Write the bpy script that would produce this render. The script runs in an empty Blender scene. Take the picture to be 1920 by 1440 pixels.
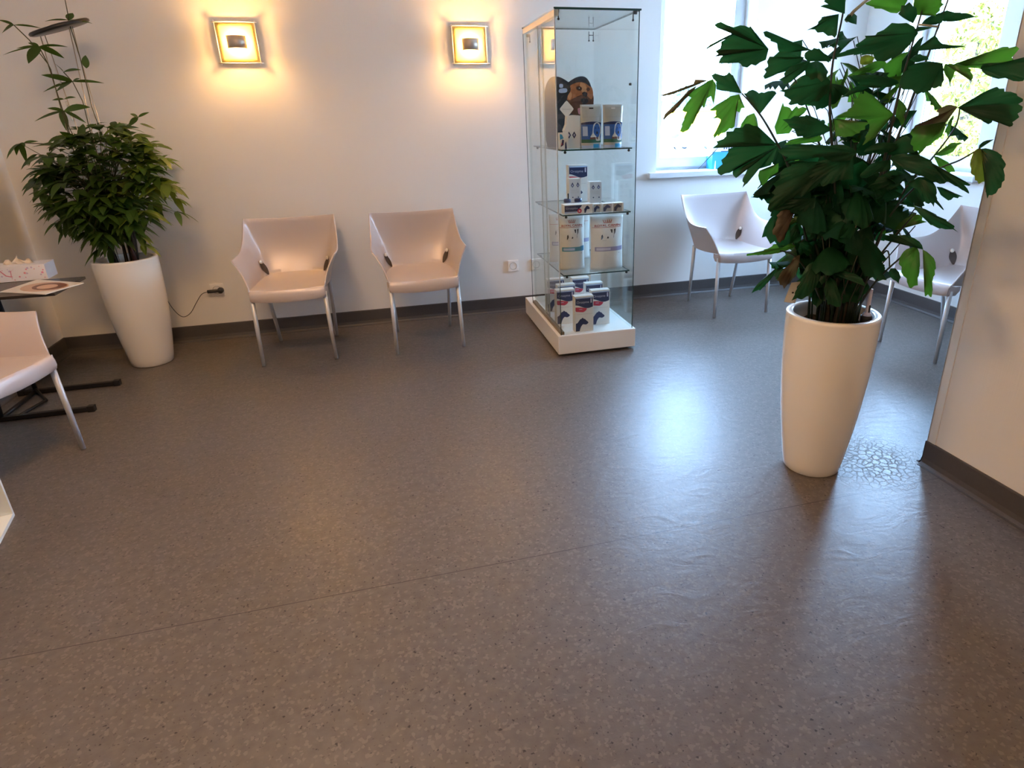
import bpy, bmesh, math, random
from mathutils import Vector, Matrix, Euler, Quaternion
from math import sin, cos, pi, radians

SC = bpy.context.scene
COL = SC.collection
random.seed(7)

# ------------------------------------------------------------------ camera
H = 1.35                                   # eye height of the photographer
F_PX, PX, PY = 1168.84, 1049.45, 684.75    # focal length and optical centre of the photograph
PITCH, ROLL, YAW = radians(21.70876), radians(-1.24237), radians(-14.83589)
fw = Vector((-sin(YAW)*cos(PITCH), cos(YAW)*cos(PITCH), -sin(PITCH)))
rt0 = Vector((cos(YAW), sin(YAW), 0)); up0 = rt0.cross(fw)
RT = rt0*cos(ROLL) + up0*sin(ROLL); UP = up0*cos(ROLL) - rt0*sin(ROLL)
cam_d = bpy.data.cameras.new('camera'); cam = bpy.data.objects.new('camera', cam_d); COL.objects.link(cam)
cam.matrix_world = Matrix(((RT.x, UP.x, -fw.x, 0), (RT.y, UP.y, -fw.y, 0), (RT.z, UP.z, -fw.z, H), (0, 0, 0, 1)))
cam_d.sensor_fit = 'HORIZONTAL'; cam_d.sensor_width = 36; cam_d.lens = F_PX/1920*36
cam_d.shift_x = (960-PX)/1920; cam_d.shift_y = (PY-720)/1920
cam_d.clip_start = .05; cam_d.clip_end = 500
SC.camera = cam

# ------------------------------------------------------------------ look and light
vs = SC.view_settings
SC.display_settings.display_device = 'sRGB'
vs.view_transform = 'Standard'; vs.look = 'None'; vs.gamma = 1; vs.exposure = 2.47; vs.use_curve_mapping = False
SC.cycles.use_denoising = True
SC.cycles.max_bounces = 10; SC.cycles.diffuse_bounces = 5; SC.cycles.glossy_bounces = 5
SC.cycles.transparent_max_bounces = 24; SC.cycles.sample_clamp_indirect = 6
SC.cycles.caustics_reflective = False; SC.cycles.caustics_refractive = False

w = bpy.data.worlds.new('sky'); SC.world = w; w.use_nodes = True
wn = w.node_tree.nodes; wl = w.node_tree.links; wn.clear()
wo = wn.new('ShaderNodeOutputWorld'); bg = wn.new('ShaderNodeBackground')
bg.inputs['Color'].default_value = (.39, .62, 1.0, 1); bg.inputs['Strength'].default_value = 11.6
wl.new(bg.outputs[0], wo.inputs[0])

def lamp(name, kind, loc, energy, color, parent=None, **kw):
    d = bpy.data.lights.new(name, kind); d.energy = energy; d.color = color
    for k, v in kw.items(): setattr(d, k, v)
    o = bpy.data.objects.new(name, d); COL.objects.link(o); o.location = loc
    if parent: o.parent = parent
    return o

sun = lamp('sun', 'SUN', (0, 0, 20), 6.0, (1, .93, .78), angle=radians(.6))
sun.rotation_euler = Vector((.55, .62, -.56)).to_track_quat('-Z', 'Y').to_euler()

# daylight coming in at the two windows of the photograph
for nm, loc, dirv, sx, sy in (('window_light', (2.325, 4.62, 1.62), (0, -1, 0), .62, 1.15),
                              ('window_light', (3.765, 3.68, 1.62), (-1, 0, 0), .62, 1.15)):
    o = lamp(nm, 'AREA', loc, 1, (1, 1, 1), shape='RECTANGLE', size=sx, size_y=sy)
    o.rotation_euler = Vector(dirv).to_track_quat('-Z', 'Z').to_euler()
    o.data.cycles.is_portal = True

# ------------------------------------------------------------------ helpers
def ray(px, py): return (RT*((px-PX)/F_PX) - UP*((py-PY)/F_PX) + fw)
def atY(px, py, Y):
    v = ray(px, py); return Vector((0, 0, H)) + v*(Y/v.y)
def atX(px, py, X):
    v = ray(px, py); return Vector((0, 0, H)) + v*(X/v.x)
def atZ(px, py, z=0):
    v = ray(px, py); return Vector((0, 0, H)) + v*((z-H)/v.z)

MATS = {}
def mat(name, col, rough=.5, metal=0, var=.06, scale=8, bump=0, bscale=60, trans=0, spec=.5, emit=None, estr=0, coat=0):
    if name in MATS: return MATS[name]
    m = bpy.data.materials.new(name); m.use_nodes = True; n = m.node_tree.nodes; l = m.node_tree.links
    b = n['Principled BSDF']
    b.inputs['Roughness'].default_value = rough; b.inputs['Metallic'].default_value = metal
    b.inputs['Specular IOR Level'].default_value = spec
    b.inputs['Coat Weight'].default_value = coat
    tc = n.new('ShaderNodeTexCoord'); no = n.new('ShaderNodeTexNoise'); no.inputs['Scale'].default_value = scale
    l.new(tc.outputs['Object'], no.inputs['Vector'])
    mx = n.new('ShaderNodeMix'); mx.data_type = 'RGBA'
    mx.inputs[6].default_value = (*[c*(1-var) for c in col], 1); mx.inputs[7].default_value = (*[min(1, c*(1+var)) for c in col], 1)
    l.new(no.outputs['Fac'], mx.inputs[0]); l.new(mx.outputs[2], b.inputs['Base Color'])
    if bump:
        nb = n.new('ShaderNodeTexNoise'); nb.inputs['Scale'].default_value = bscale; nb.inputs['Detail'].default_value = 4
        l.new(tc.outputs['Object'], nb.inputs['Vector'])
        bm_ = n.new('ShaderNodeBump'); bm_.inputs['Strength'].default_value = bump; bm_.inputs['Distance'].default_value = .01
        l.new(nb.outputs['Fac'], bm_.inputs['Height']); l.new(bm_.outputs[0], b.inputs['Normal'])
    if emit:
        b.inputs['Emission Color'].default_value = (*emit, 1); b.inputs['Emission Strength'].default_value = estr
    if trans:
        t = n.new('ShaderNodeBsdfTranslucent'); ms = n.new('ShaderNodeMixShader'); ms.inputs[0].default_value = trans
        gm = n.new('ShaderNodeMix'); gm.data_type = 'RGBA'; gm.blend_type = 'MULTIPLY'; gm.inputs[0].default_value = 1
        l.new(mx.outputs[2], gm.inputs[6]); gm.inputs[7].default_value = (2.6, 2.6, 1.2, 1)
        l.new(gm.outputs[2], t.inputs['Color'])
        l.new(b.outputs[0], ms.inputs[1]); l.new(t.outputs[0], ms.inputs[2]); l.new(ms.outputs[0], n['Material Output'].inputs['Surface'])
    MATS[name] = m
    return m

def thin_glass(name, tint, refl=1.0, rough=.0):
    m = bpy.data.materials.new(name); m.use_nodes = True; n = m.node_tree.nodes; l = m.node_tree.links; n.clear()
    o = n.new('ShaderNodeOutputMaterial'); t = n.new('ShaderNodeBsdfTransparent'); g = n.new('ShaderNodeBsdfGlossy')
    t.inputs['Color'].default_value = (*tint, 1); g.inputs['Roughness'].default_value = rough
    fr = n.new('ShaderNodeFresnel'); ge = n.new('ShaderNodeNewGeometry'); ir = n.new('ShaderNodeMapRange'); ir.inputs['To Min'].default_value = 1.45; ir.inputs['To Max'].default_value = 1/1.45
    l.new(ge.outputs['Backfacing'], ir.inputs['Value']); l.new(ir.outputs[0], fr.inputs['IOR'])
    tc = n.new('ShaderNodeTexCoord'); no = n.new('ShaderNodeTexNoise'); no.inputs['Scale'].default_value = 3
    l.new(tc.outputs['Object'], no.inputs['Vector'])
    mm = n.new('ShaderNodeMapRange'); mm.inputs['To Min'].default_value = refl*.92; mm.inputs['To Max'].default_value = refl*1.05
    l.new(no.outputs['Fac'], mm.inputs['Value'])
    mu = n.new('ShaderNodeMath'); mu.operation = 'MULTIPLY'; mu.use_clamp = True
    l.new(fr.outputs[0], mu.inputs[0]); l.new(mm.outputs[0], mu.inputs[1])
    ms = n.new('ShaderNodeMixShader'); l.new(mu.outputs[0], ms.inputs[0]); l.new(t.outputs[0], ms.inputs[1]); l.new(g.outputs[0], ms.inputs[2])
    l.new(ms.outputs[0], o.inputs[0]); MATS[name] = m
    return m

class MB:
    """collects shapes into one mesh; mats maps material -> slot"""
    def __init__(s): s.bm = bmesh.new(); s.mats = []; s.cur = 0
    def use(s, m):
        if m not in s.mats: s.mats.append(m)
        s.cur = s.mats.index(m); return s
    def _f(s, vs, smooth=False):
        try: f = s.bm.faces.new(vs)
        except ValueError: return None
        f.material_index = s.cur; f.smooth = smooth; return f
    def box(s, lo, hi, mx=None, bev=0):
        x0, y0, z0 = lo; x1, y1, z1 = hi
        if bev:
            b2 = bmesh.new(); bmesh.ops.create_cube(b2, size=1)
            for v in b2.verts: v.co = Vector(((x0+x1)/2+v.co.x*(x1-x0), (y0+y1)/2+v.co.y*(y1-y0), (z0+z1)/2+v.co.z*(z1-z0)))
            bmesh.ops.bevel(b2, geom=b2.edges[:], offset=bev, segments=2, affect='EDGES', profile=.7)
            b2.verts.index_update(); mp = {}
            for v in b2.verts: mp[v.index] = s.bm.verts.new(mx @ v.co if mx else v.co)
            for f in b2.faces: s._f([mp[v.index] for v in f.verts])
            b2.free(); return s
        co = [Vector(c) for c in ((x0,y0,z0),(x1,y0,z0),(x1,y1,z0),(x0,y1,z0),(x0,y0,z1),(x1,y0,z1),(x1,y1,z1),(x0,y1,z1))]
        v = [s.bm.verts.new(mx @ c if mx else c) for c in co]
        for q in ((0,3,2,1),(4,5,6,7),(0,1,5,4),(1,2,6,5),(2,3,7,6),(3,0,4,7)): s._f([v[i] for i in q])
        return s
    def tube(s, pts, r, seg=8, cap=True, r2=None):
        pts = [Vector(p) for p in pts]; rings = []; nrm = None; N = len(pts)
        for i, p in enumerate(pts):
            d = (pts[min(i+1, N-1)] - pts[max(i-1, 0)]).normalized()
            if nrm is None:
                nrm = d.orthogonal().normalized()
            else:
                nrm = (nrm - d*nrm.dot(d)).normalized()
            b = d.cross(nrm); rr = r if r2 is None else r + (r2-r)*i/(N-1)
            rings.append([s.bm.verts.new(p + (nrm*cos(2*pi*k/seg) + b*sin(2*pi*k/seg))*rr) for k in range(seg)])
        for a, b in zip(rings, rings[1:]):
            for k in range(seg): s._f((a[k], a[(k+1) % seg], b[(k+1) % seg], b[k]), True)
        if cap:
            s._f(rings[0][::-1]); s._f(rings[-1])
        return s
    def lathe(s, prof, c=(0, 0, 0), seg=48, mx=None, smooth=True):
        rings = []
        for r, z in prof:
            if r < 1e-6: rings.append([s.bm.verts.new((mx @ Vector((0, 0, z))) if mx else Vector((c[0], c[1], c[2]+z)))])
            else:
                ring = []
                for k in range(seg):
                    p = Vector((r*cos(2*pi*k/seg), r*sin(2*pi*k/seg), z))
                    ring.append(s.bm.verts.new(mx @ p if mx else p + Vector(c)))
                rings.append(ring)
        for a, b in zip(rings, rings[1:]):
            for k in range(seg):
                k2 = (k+1) % seg
                if len(a) == 1 and len(b) == 1: continue
                if len(a) == 1: s._f((a[0], b[k2], b[k]), smooth)
                elif len(b) == 1: s._f((a[k], a[k2], b[0]), smooth)
                else: s._f((a[k], a[k2], b[k2], b[k]), smooth)
        return s
    def poly(s, pts, mx=None):
        v = [s.bm.verts.new(mx @ Vector(p) if mx else Vector(p)) for p in pts]
        f = s._f(v)
        if f and len(pts) > 3: f.normal_update(); bmesh.ops.triangulate(s.bm, faces=[f])
        return s
    def grid(s, P, closed=False, smooth=True):
        g = [[s.bm.verts.new(p) for p in row] for row in P]
        for a, b in zip(g, g[1:]):
            n = len(a)
            for k in range(n if closed else n-1): s._f((a[k], a[(k+1) % n], b[(k+1) % n], b[k]), smooth)
        return s
    def prism(s, pts2, z0, z1, mx):
        """pts2 outline in local xy, extruded along local z"""
        a = [s.bm.verts.new(mx @ Vector((x, y, z0))) for x, y in pts2]; b = [s.bm.verts.new(mx @ Vector((x, y, z1))) for x, y in pts2]
        n = len(pts2)
        fs = [s._f(a[::-1]), s._f(b)]
        for k in range(n): s._f((a[k], a[(k+1) % n], b[(k+1) % n], b[k]))
        fs = [f for f in fs if f and len(f.verts) > 4]
        for f in fs: f.normal_update()
        bmesh.ops.triangulate(s.bm, faces=fs)
        return s
    def text(s, txt, size, mx, width=None, align='LEFT', bold=0):
        c = bpy.data.curves.new('t', 'FONT'); c.body = txt; c.size = size; c.align_x = align; c.resolution_u = 3; c.offset = bold
        o = bpy.data.objects.new('t', c); COL.objects.link(o)
        dg = bpy.context.evaluated_depsgraph_get(); me = o.evaluated_get(dg).to_mesh()
        xs = [v.co.x for v in me.vertices] or [0, 1]
        k = width/(max(xs)-min(xs)) if width else 1
        vm = [s.bm.verts.new(mx @ Vector((v.co.x*k, v.co.y, 0))) for v in me.vertices]
        for p in me.polygons: s._f([vm[i] for i in p.vertices])
        o.evaluated_get(dg).to_mesh_clear(); bpy.data.objects.remove(o); bpy.data.curves.remove(c)
        return s
    def build(s, name, m=None, parent=None, loc=None, rz=0):
        me = bpy.data.meshes.new(name)
        if m is not None and not s.mats: s.mats = [m]
        bmesh.ops.recalc_face_normals(s.bm, faces=s.bm.faces[:]) if getattr(s, 'recalc', True) else None
        s.bm.to_mesh(me); s.bm.free()
        for q in s.mats: me.materials.append(q)
        o = bpy.data.objects.new(name, me); COL.objects.link(o)
        if parent: o.parent = parent
        if loc: o.location = loc
        if rz: o.rotation_euler = (0, 0, rz)
        return o

def tag(o, label=None, cat=None, group=None, kind=None):
    if label: o['label'] = label
    if cat: o['category'] = cat
    if group: o['group'] = group
    if kind: o['kind'] = kind
    return o
def thing(name, label, cat, loc=(0, 0, 0), rz=0, group=None):
    o = bpy.data.objects.new(name, None); COL.objects.link(o); o.location = loc; o.rotation_euler = (0, 0, rz); o.empty_display_size = .1
    return tag(o, label, cat, group)
def kids(o): return [c for c in bpy.data.objects if c.parent == o]
def dup(o, loc, rz, label, parent=None):
    c = o.copy(); COL.objects.link(c)
    if parent is None: c.location = loc; c.rotation_euler = (0, 0, rz); c['label'] = label
    else: c.parent = parent
    for ch in kids(o): dup(ch, None, None, None, c)
    return c
def XF(loc, rz=0, rx=0, ry=0): return Matrix.Translation(Vector(loc)) @ Euler((rx, ry, rz)).to_matrix().to_4x4()

# ------------------------------------------------------------------ materials of the setting
def wall_mat(name, col):
    m = bpy.data.materials.new(name); m.use_nodes = True; n = m.node_tree.nodes; l = m.node_tree.links; b = n['Principled BSDF']
    b.inputs['Roughness'].default_value = .75; b.inputs['Specular IOR Level'].default_value = .25
    tc = n.new('ShaderNodeTexCoord'); no = n.new('ShaderNodeTexNoise'); no.inputs['Scale'].default_value = 1.2; no.inputs['Detail'].default_value = 3
    l.new(tc.outputs['Object'], no.inputs['Vector'])
    mx = n.new('ShaderNodeMix'); mx.data_type = 'RGBA'; mx.inputs[6].default_value = (*[c*.97 for c in col], 1); mx.inputs[7].default_value = (*[c*1.02 for c in col], 1)
    l.new(no.outputs['Fac'], mx.inputs[0]); l.new(mx.outputs[2], b.inputs['Base Color'])
    # woven glass-fibre wallpaper
    hs = []
    for ax, sc in (('X', (6, 6, 260)), ('Z', (200, 200, 5))):
        mp = n.new('ShaderNodeMapping'); mp.inputs['Scale'].default_value = sc; l.new(tc.outputs['Object'], mp.inputs['Vector'])
        nz = n.new('ShaderNodeTexNoise'); nz.inputs['Scale'].default_value = 1; nz.inputs['Detail'].default_value = 2; l.new(mp.outputs[0], nz.inputs['Vector']); hs.append(nz)
    ad = n.new('ShaderNodeMath'); ad.operation = 'ADD'; l.new(hs[0].outputs['Fac'], ad.inputs[0]); l.new(hs[1].outputs['Fac'], ad.inputs[1])
    bp = n.new('ShaderNodeBump'); bp.inputs['Strength'].default_value = .14; bp.inputs['Distance'].default_value = .002
    l.new(ad.outputs[0], bp.inputs['Height']); l.new(bp.outputs[0], b.inputs['Normal'])
    return m

def floor_mat(name, base, dark, light, rough, seams=True):
    m = bpy.data.materials.new(name); m.use_nodes = True; n = m.node_tree.nodes; l = m.node_tree.links; b = n['Principled BSDF']
    tc = n.new('ShaderNodeTexCoord'); P = tc.outputs['Object']
    def noise(sc, det=3): 
        q = n.new('ShaderNodeTexNoise'); q.inputs['Scale'].default_value = sc; q.inputs['Detail'].default_value = det; l.new(P, q.inputs['Vector']); return q
    def ramp(src, a, c, ca=(0,0,0,1), cc=(1,1,1,1)):
        r = n.new('ShaderNodeValToRGB'); r.color_ramp.elements[0].position = a; r.color_ramp.elements[1].position = c
        r.color_ramp.elements[0].color = ca; r.color_ramp.elements[1].color = cc; l.new(src, r.inputs[0]); return r.outputs[0]
    def mix(fac, a, c):
        q = n.new('ShaderNodeMix'); q.data_type = 'RGBA'
        l.new(fac, q.inputs[0])
        for i, v in ((6, a), (7, c)):
            if isinstance(v, tuple): q.inputs[i].default_value = (*v, 1)
            else: l.new(v, q.inputs[i])
        return q.outputs[2]
    c = mix(ramp(noise(35, 5).outputs['Fac'], .3, .7), tuple(x*.86 for x in base), tuple(x*1.14 for x in base))
    # chips in the vinyl
    wv = n.new('ShaderNodeVectorMath'); wv.operation = 'MULTIPLY_ADD'; nw = noise(140, 2); l.new(nw.outputs['Color'], wv.inputs[0]); wv.inputs[1].default_value = (.012, .012, 0); l.new(P, wv.inputs[2])
    def flecks(sc, dens, size, c, colr, k):
        v1 = n.new('ShaderNodeTexVoronoi'); v1.inputs['Scale'].default_value = sc; l.new(wv.outputs[0], v1.inputs['Vector'])
        sep = n.new('ShaderNodeSeparateColor'); l.new(v1.outputs['Color'], sep.inputs[0])
        lt = n.new('ShaderNodeMath'); lt.operation = 'LESS_THAN'; lt.inputs[1].default_value = dens; l.new(sep.outputs[k], lt.inputs[0])
        # each chip its own size
        sz = n.new('ShaderNodeMath'); sz.operation = 'MULTIPLY'; l.new(sep.outputs[(k+1) % 3], sz.inputs[0]); sz.inputs[1].default_value = size
        ld = n.new('ShaderNodeMath'); ld.operation = 'LESS_THAN'; l.new(v1.outputs['Distance'], ld.inputs[0]); l.new(sz.outputs[0], ld.inputs[1])
        mu = n.new('ShaderNodeMath'); mu.operation = 'MULTIPLY'; l.new(lt.outputs[0], mu.inputs[0]); l.new(ld.outputs[0], mu.inputs[1])
        return mix(mu.outputs[0], c, colr)
    c = flecks(210, .16, .5, c, tuple(x*.62 for x in base), 1)
    c = flecks(115, .13, .42, c, dark, 0)
    v2 = n.new('ShaderNodeTexVoronoi'); v2.inputs['Scale'].default_value = 130; l.new(P, v2.inputs['Vector'])
    sp2 = n.new('ShaderNodeSeparateColor'); l.new(v2.outputs['Color'], sp2.inputs[0])
    g2 = n.new('ShaderNodeMath'); g2.operation = 'GREATER_THAN'; g2.inputs[1].default_value = .86; l.new(sp2.outputs[1], g2.inputs[0])
    c = mix(g2.outputs[0], c, light)
    if seams:
        sx = n.new('ShaderNodeSeparateXYZ'); l.new(P, sx.inputs[0])
        a1 = n.new('ShaderNodeMath'); a1.operation = 'ADD'; a1.inputs[1].default_value = -1.653; l.new(sx.outputs['Y'], a1.inputs[0])
        a2 = n.new('ShaderNodeMath'); a2.operation = 'ABSOLUTE'; l.new(a1.outputs[0], a2.inputs[0])
        a3 = n.new('ShaderNodeMath'); a3.operation = 'LESS_THAN'; a3.inputs[1].default_value = .0016; l.new(a2.outputs[0], a3.inputs[0])
        c = mix(a3.outputs[0], c, tuple(x*.35 for x in base))
    l.new(c, b.inputs['Base Color'])
    r1 = n.new('ShaderNodeMapRange'); r1.inputs['To Min'].default_value = rough-.05; r1.inputs['To Max'].default_value = rough+.06
    l.new(noise(1.6, 4).outputs['Fac'], r1.inputs['Value']); l.new(r1.outputs[0], b.inputs['Roughness'])
    b.inputs['Specular IOR Level'].default_value = .44
    # orange peel and long shallow scuffs
    mp = n.new('ShaderNodeMapping'); mp.inputs['Scale'].default_value = (7, 13, 1); mp.inputs['Rotation'].default_value = (0, 0, .5); l.new(P, mp.inputs['Vector'])
    ns = n.new('ShaderNodeTexNoise'); ns.inputs['Scale'].default_value = 1; ns.inputs['Detail'].default_value = 5; ns.inputs['Distortion'].default_value = 1.5; l.new(mp.outputs[0], ns.inputs['Vector'])
    b1 = n.new('ShaderNodeBump'); b1.inputs['Strength'].default_value = .16; b1.inputs['Distance'].default_value = .01; l.new(ns.outputs['Fac'], b1.inputs['Height'])
    b2 = n.new('ShaderNodeBump'); b2.inputs['Strength'].default_value = .12; b2.inputs['Distance'].default_value = .002; l.new(noise(150, 3).outputs['Fac'], b2.inputs['Height']); l.new(b1.outputs[0], b2.inputs['Normal'])
    # crinkled wax by the planter: fine cracks in one worn patch
    if seams:
        vc = n.new('ShaderNodeTexVoronoi'); vc.feature = 'DISTANCE_TO_EDGE'; vc.inputs['Scale'].default_value = 34; l.new(wv.outputs[0], vc.inputs['Vector'])
        cr = ramp(vc.outputs['Distance'], 0, .10)
        vd = n.new('ShaderNodeVectorMath'); vd.operation = 'DISTANCE'; l.new(P, vd.inputs[0]); vd.inputs[1].default_value = (1.80, 1.86, 0)
        ms_ = n.new('ShaderNodeMapRange'); ms_.inputs['From Min'].default_value = .10; ms_.inputs['From Max'].default_value = .30; ms_.inputs['To Min'].default_value = .32; ms_.inputs['To Max'].default_value = .0
        l.new(vd.outputs['Value'], ms_.inputs['Value'])
        b3 = n.new('ShaderNodeBump'); b3.inputs['Distance'].default_value = .003; l.new(ms_.outputs[0], b3.inputs['Strength']); l.new(cr, b3.inputs['Height']); l.new(b2.outputs[0], b3.inputs['Normal'])
        b2 = b3
    l.new(b2.outputs[0], b.inputs['Normal'])
    return m

WALL = wall_mat('wallpaper_paint', (.79, .77, .74))
CEIL = mat('ceiling_paint', (.8, .8, .78), .8)
FLOOR = floor_mat('speckled_vinyl', (.117, .101, .091), (.030, .025, .026), (.156, .133, .120), .37)
SKIRT = mat('vinyl_skirting', (.078, .070, .070), .5, var=.12, scale=90)
FRAME = mat('window_frame_white', (.56, .58, .60), .35)
SILLM = mat('sill_white', (.66, .67, .68), .3)
PANE = thin_glass('window_glass', (.97, .99, .98), .6)
TRIM = mat('edge_profile_white', (.78, .75, .70), .4)

# ------------------------------------------------------------------ the room
XL, XR, YB, YN, ZC, T = -2.09, 3.62, 4.475, -3.2, 2.6, .30
MB().box((XL-T, YN-T, -.15), (XR+T, YB+T, 0)).build('floor', FLOOR)['kind'] = 'structure'
MB().box((XL-T, YN-T, ZC), (XR+T, YB+T, ZC+.15)).build('ceiling', CEIL)['kind'] = 'structure'
MB().box((XL-T, YN-T, 0), (XL, YB+T, ZC)).build('wall_left', WALL)['kind'] = 'structure'
MB().box((XL, YN-T, 0), (XR+T, YN, ZC)).build('wall_near', WALL)['kind'] = 'structure'
# back wall around window 1
WX0, WX1, WZ0, WZ1 = 1.955, 2.69, .935, 2.22
b = MB().box((XL, YB, 0), (WX0, YB+T, ZC)).box((WX1, YB, 0), (XR+T, YB+T, ZC)).box((WX0, YB, 0), (WX1, YB+T, WZ0)).box((WX0, YB, WZ1), (WX1, YB+T, ZC))
b.build('wall_back', WALL)['kind'] = 'structure'
# right wall around window 2
WY0, WY1 = 3.31, 4.05
b = MB().box((XR, YN, 0), (XR+T, WY0, ZC)).box((XR, WY1, 0), (XR+T, YB, ZC)).box((XR, WY0, 0), (XR+T, WY1, WZ0)).box((XR, WY0, WZ1), (XR+T, WY1, ZC))
b.build('wall_right', WALL)['kind'] = 'structure'
# the partition in the right foreground
PT0, PT1, PTY = 2.0, 2.13, 1.76
MB().box((PT0, YN, 0), (PT1, PTY, ZC)).build('wall_partition', WALL)['kind'] = 'structure'
MB().box((PT0-.004, PTY-.035, .105), (PT0+.002, PTY+.004, ZC), bev=.0015).box((PT0-.004, PTY, .105), (PT1+.004, PTY+.004, ZC)).build('trim_1', TRIM)['kind'] = 'structure'
# skirting coved up the wall
def skirt(name, a, c, inward):
    a = Vector(a); c = Vector(c); n_ = Vector(inward); mb = MB()
    prof = [(0, .105), (.006, .105), (.0075, .10), (.008, .03), (.012, .012), (.022, .003), (.03, .0015), (.03, 0), (0, 0)]
    mb.grid([[a + n_*x + Vector((0, 0, z)) for x, z in prof], [c + n_*x + Vector((0, 0, z)) for x, z in prof]], closed=True, smooth=False)
    mb.build(name, SKIRT)['kind'] = 'structure'
skirt('baseboard_back', (XL, YB, 0), (XR, YB, 0), (0, -1, 0))
skirt('baseboard_left', (XL, YN, 0), (XL, YB, 0), (1, 0, 0))
skirt('baseboard_right', (XR, YN, 0), (XR, YB, 0), (-1, 0, 0))
skirt('baseboard_partition', (PT0, YN, 0), (PT0, PTY+.004, 0), (-1, 0, 0))
skirt('baseboard_partition_end', (PT0-.008, PTY, 0), (PT1, PTY, 0), (0, 1, 0))

def window(name, M_, W_, z0, z1, d):
    """M_ maps local x along the wall, y outward into the reveal, z up; origin at the lower near corner"""
    root = MB(); f = .086
    # fixed frame and sash, each a ring
    root.use(FRAME)
    def ring(m, x0, x1, za, zb, y0, y1, t, tb=None):
        tb = tb or t
        m.box((x0, y0, za), (x0+t, y1, zb), M_).box((x1-t, y0, za), (x1, y1, zb), M_).box((x0+t, y0, za), (x1-t, y1, za+tb), M_).box((x0+t, y0, zb-t), (x1-t, y1, zb), M_)
    ring(root, 0, W_, z0, z1, d, d+.07, .045, .055)
    o = root.build(name, FRAME); o['kind'] = 'structure'
    s = MB(); ring(s, .032, W_-.032, z0+.04, z1-.032, d-.018, d+.03, .062, .068); so_ = s.build('sash', FRAME, o)
    g = MB(); g.box((.09, d+.004, z0+.1), (W_-.09, d+.012, z1-.09), M_); g.build('pane', PANE, so_)
    k = MB(); k.box((.092, d-.004, z0+.104), (W_-.092, d+.002, z0+.11), M_).box((.092, d-.004, z0+.104), (.097, d+.002, z1-.092), M_).box((W_-.097, d-.004, z0+.104), (W_-.092, d+.002, z1-.092), M_)
    k.build('gasket', mat('gasket_grey', (.12, .12, .13), .6), so_)
    si = MB(); si.box((-.065, -.045, z0-.022), (W_+.065, -.0005, z0+.018), M_, bev=.006).box((.0, -.002, z0), (W_, d, z0+.0178), M_); si.build('sill', SILLM, o)
    return o
window('window_1', Matrix.Translation((WX0, YB, 0)), WX1-WX0, WZ0, WZ1, .165)
window('window_2', Matrix.Translation((XR, WY1, 0)) @ Matrix.Rotation(-pi/2, 4, 'Z'), WY1-WY0, WZ0, WZ1, .165)

# ------------------------------------------------------------------ armchairs
CH = mat('chair_plastic', (.57, .50, .485), .36, .2, var=.03, scale=5, bump=.04, bscale=300)
ALU = mat('brushed_aluminium', (.60, .62, .65), .38, .35, var=.05, scale=40)
BLK = mat('black_plastic', (.02, .02, .022), .4)
DARK = mat('slot_shade', (.06, .045, .04), .6)  # dark tone painted for the shade inside the open chair slots
BTN = mat('satin_steel', (.75, .74, .70), .3, .6)

BC = [(0, (.205, -.232, .458)), (.25, (.213, -.07, .444)), (.45, (.212, .06, .440)), (.62, (.197, .145, .446)), (.74, (.160, .195, .456)), (.88, (.085, .212, .462)), (1, (0, .216, .464))]
TC_ = [(0, (.279, -.165, .628)), (.25, (.284, -.03, .622)), (.45, (.281, .08, .634)), (.62, (.276, .175, .690)), (.735, (.2705, .246, .778)), (.745, (.268, .262, .802)), (.755, (.254, .266, .801)), (.88, (.140, .284, .795)), (1, (0, .290, .792))]
def spl(C, u):
    for i in range(len(C)-1):
        if u <= C[i+1][0]+1e-9:
            g = lambda k: Vector(C[max(0, min(len(C)-1, k))][1])
            t = (u-C[i][0])/(C[i+1][0]-C[i][0]); a, b_, c, d = g(i-1), g(i), g(i+1), g(i+2)
            if i == 0: a = b_*2-c
            if i == len(C)-2: d = Vector((-b_.x, b_.y, b_.z))
            m1, m2 = (c-a)*.5, (d-b_)*.5
            return b_*(2*t**3-3*t*t+1) + m1*(t**3-2*t*t+t) + c*(-2*t**3+3*t*t) + m2*(t**3-t*t)
def shellP(u, v, side=1):
    B, Tt = spl(BC, u), spl(TC_, u)
    P = B.lerp(Tt, v)
    bk = max(0, min(1, (u-.5)/.35)); bk = bk*bk*(3-2*bk)
    P.y += bk*(.030*sin(pi*v)*(1-v*.3)) ; P.z -= bk*.012*sin(pi*v)
    P.x += (1-bk)*(-.010*sin(pi*v))
    P.x *= side
    return P
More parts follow.
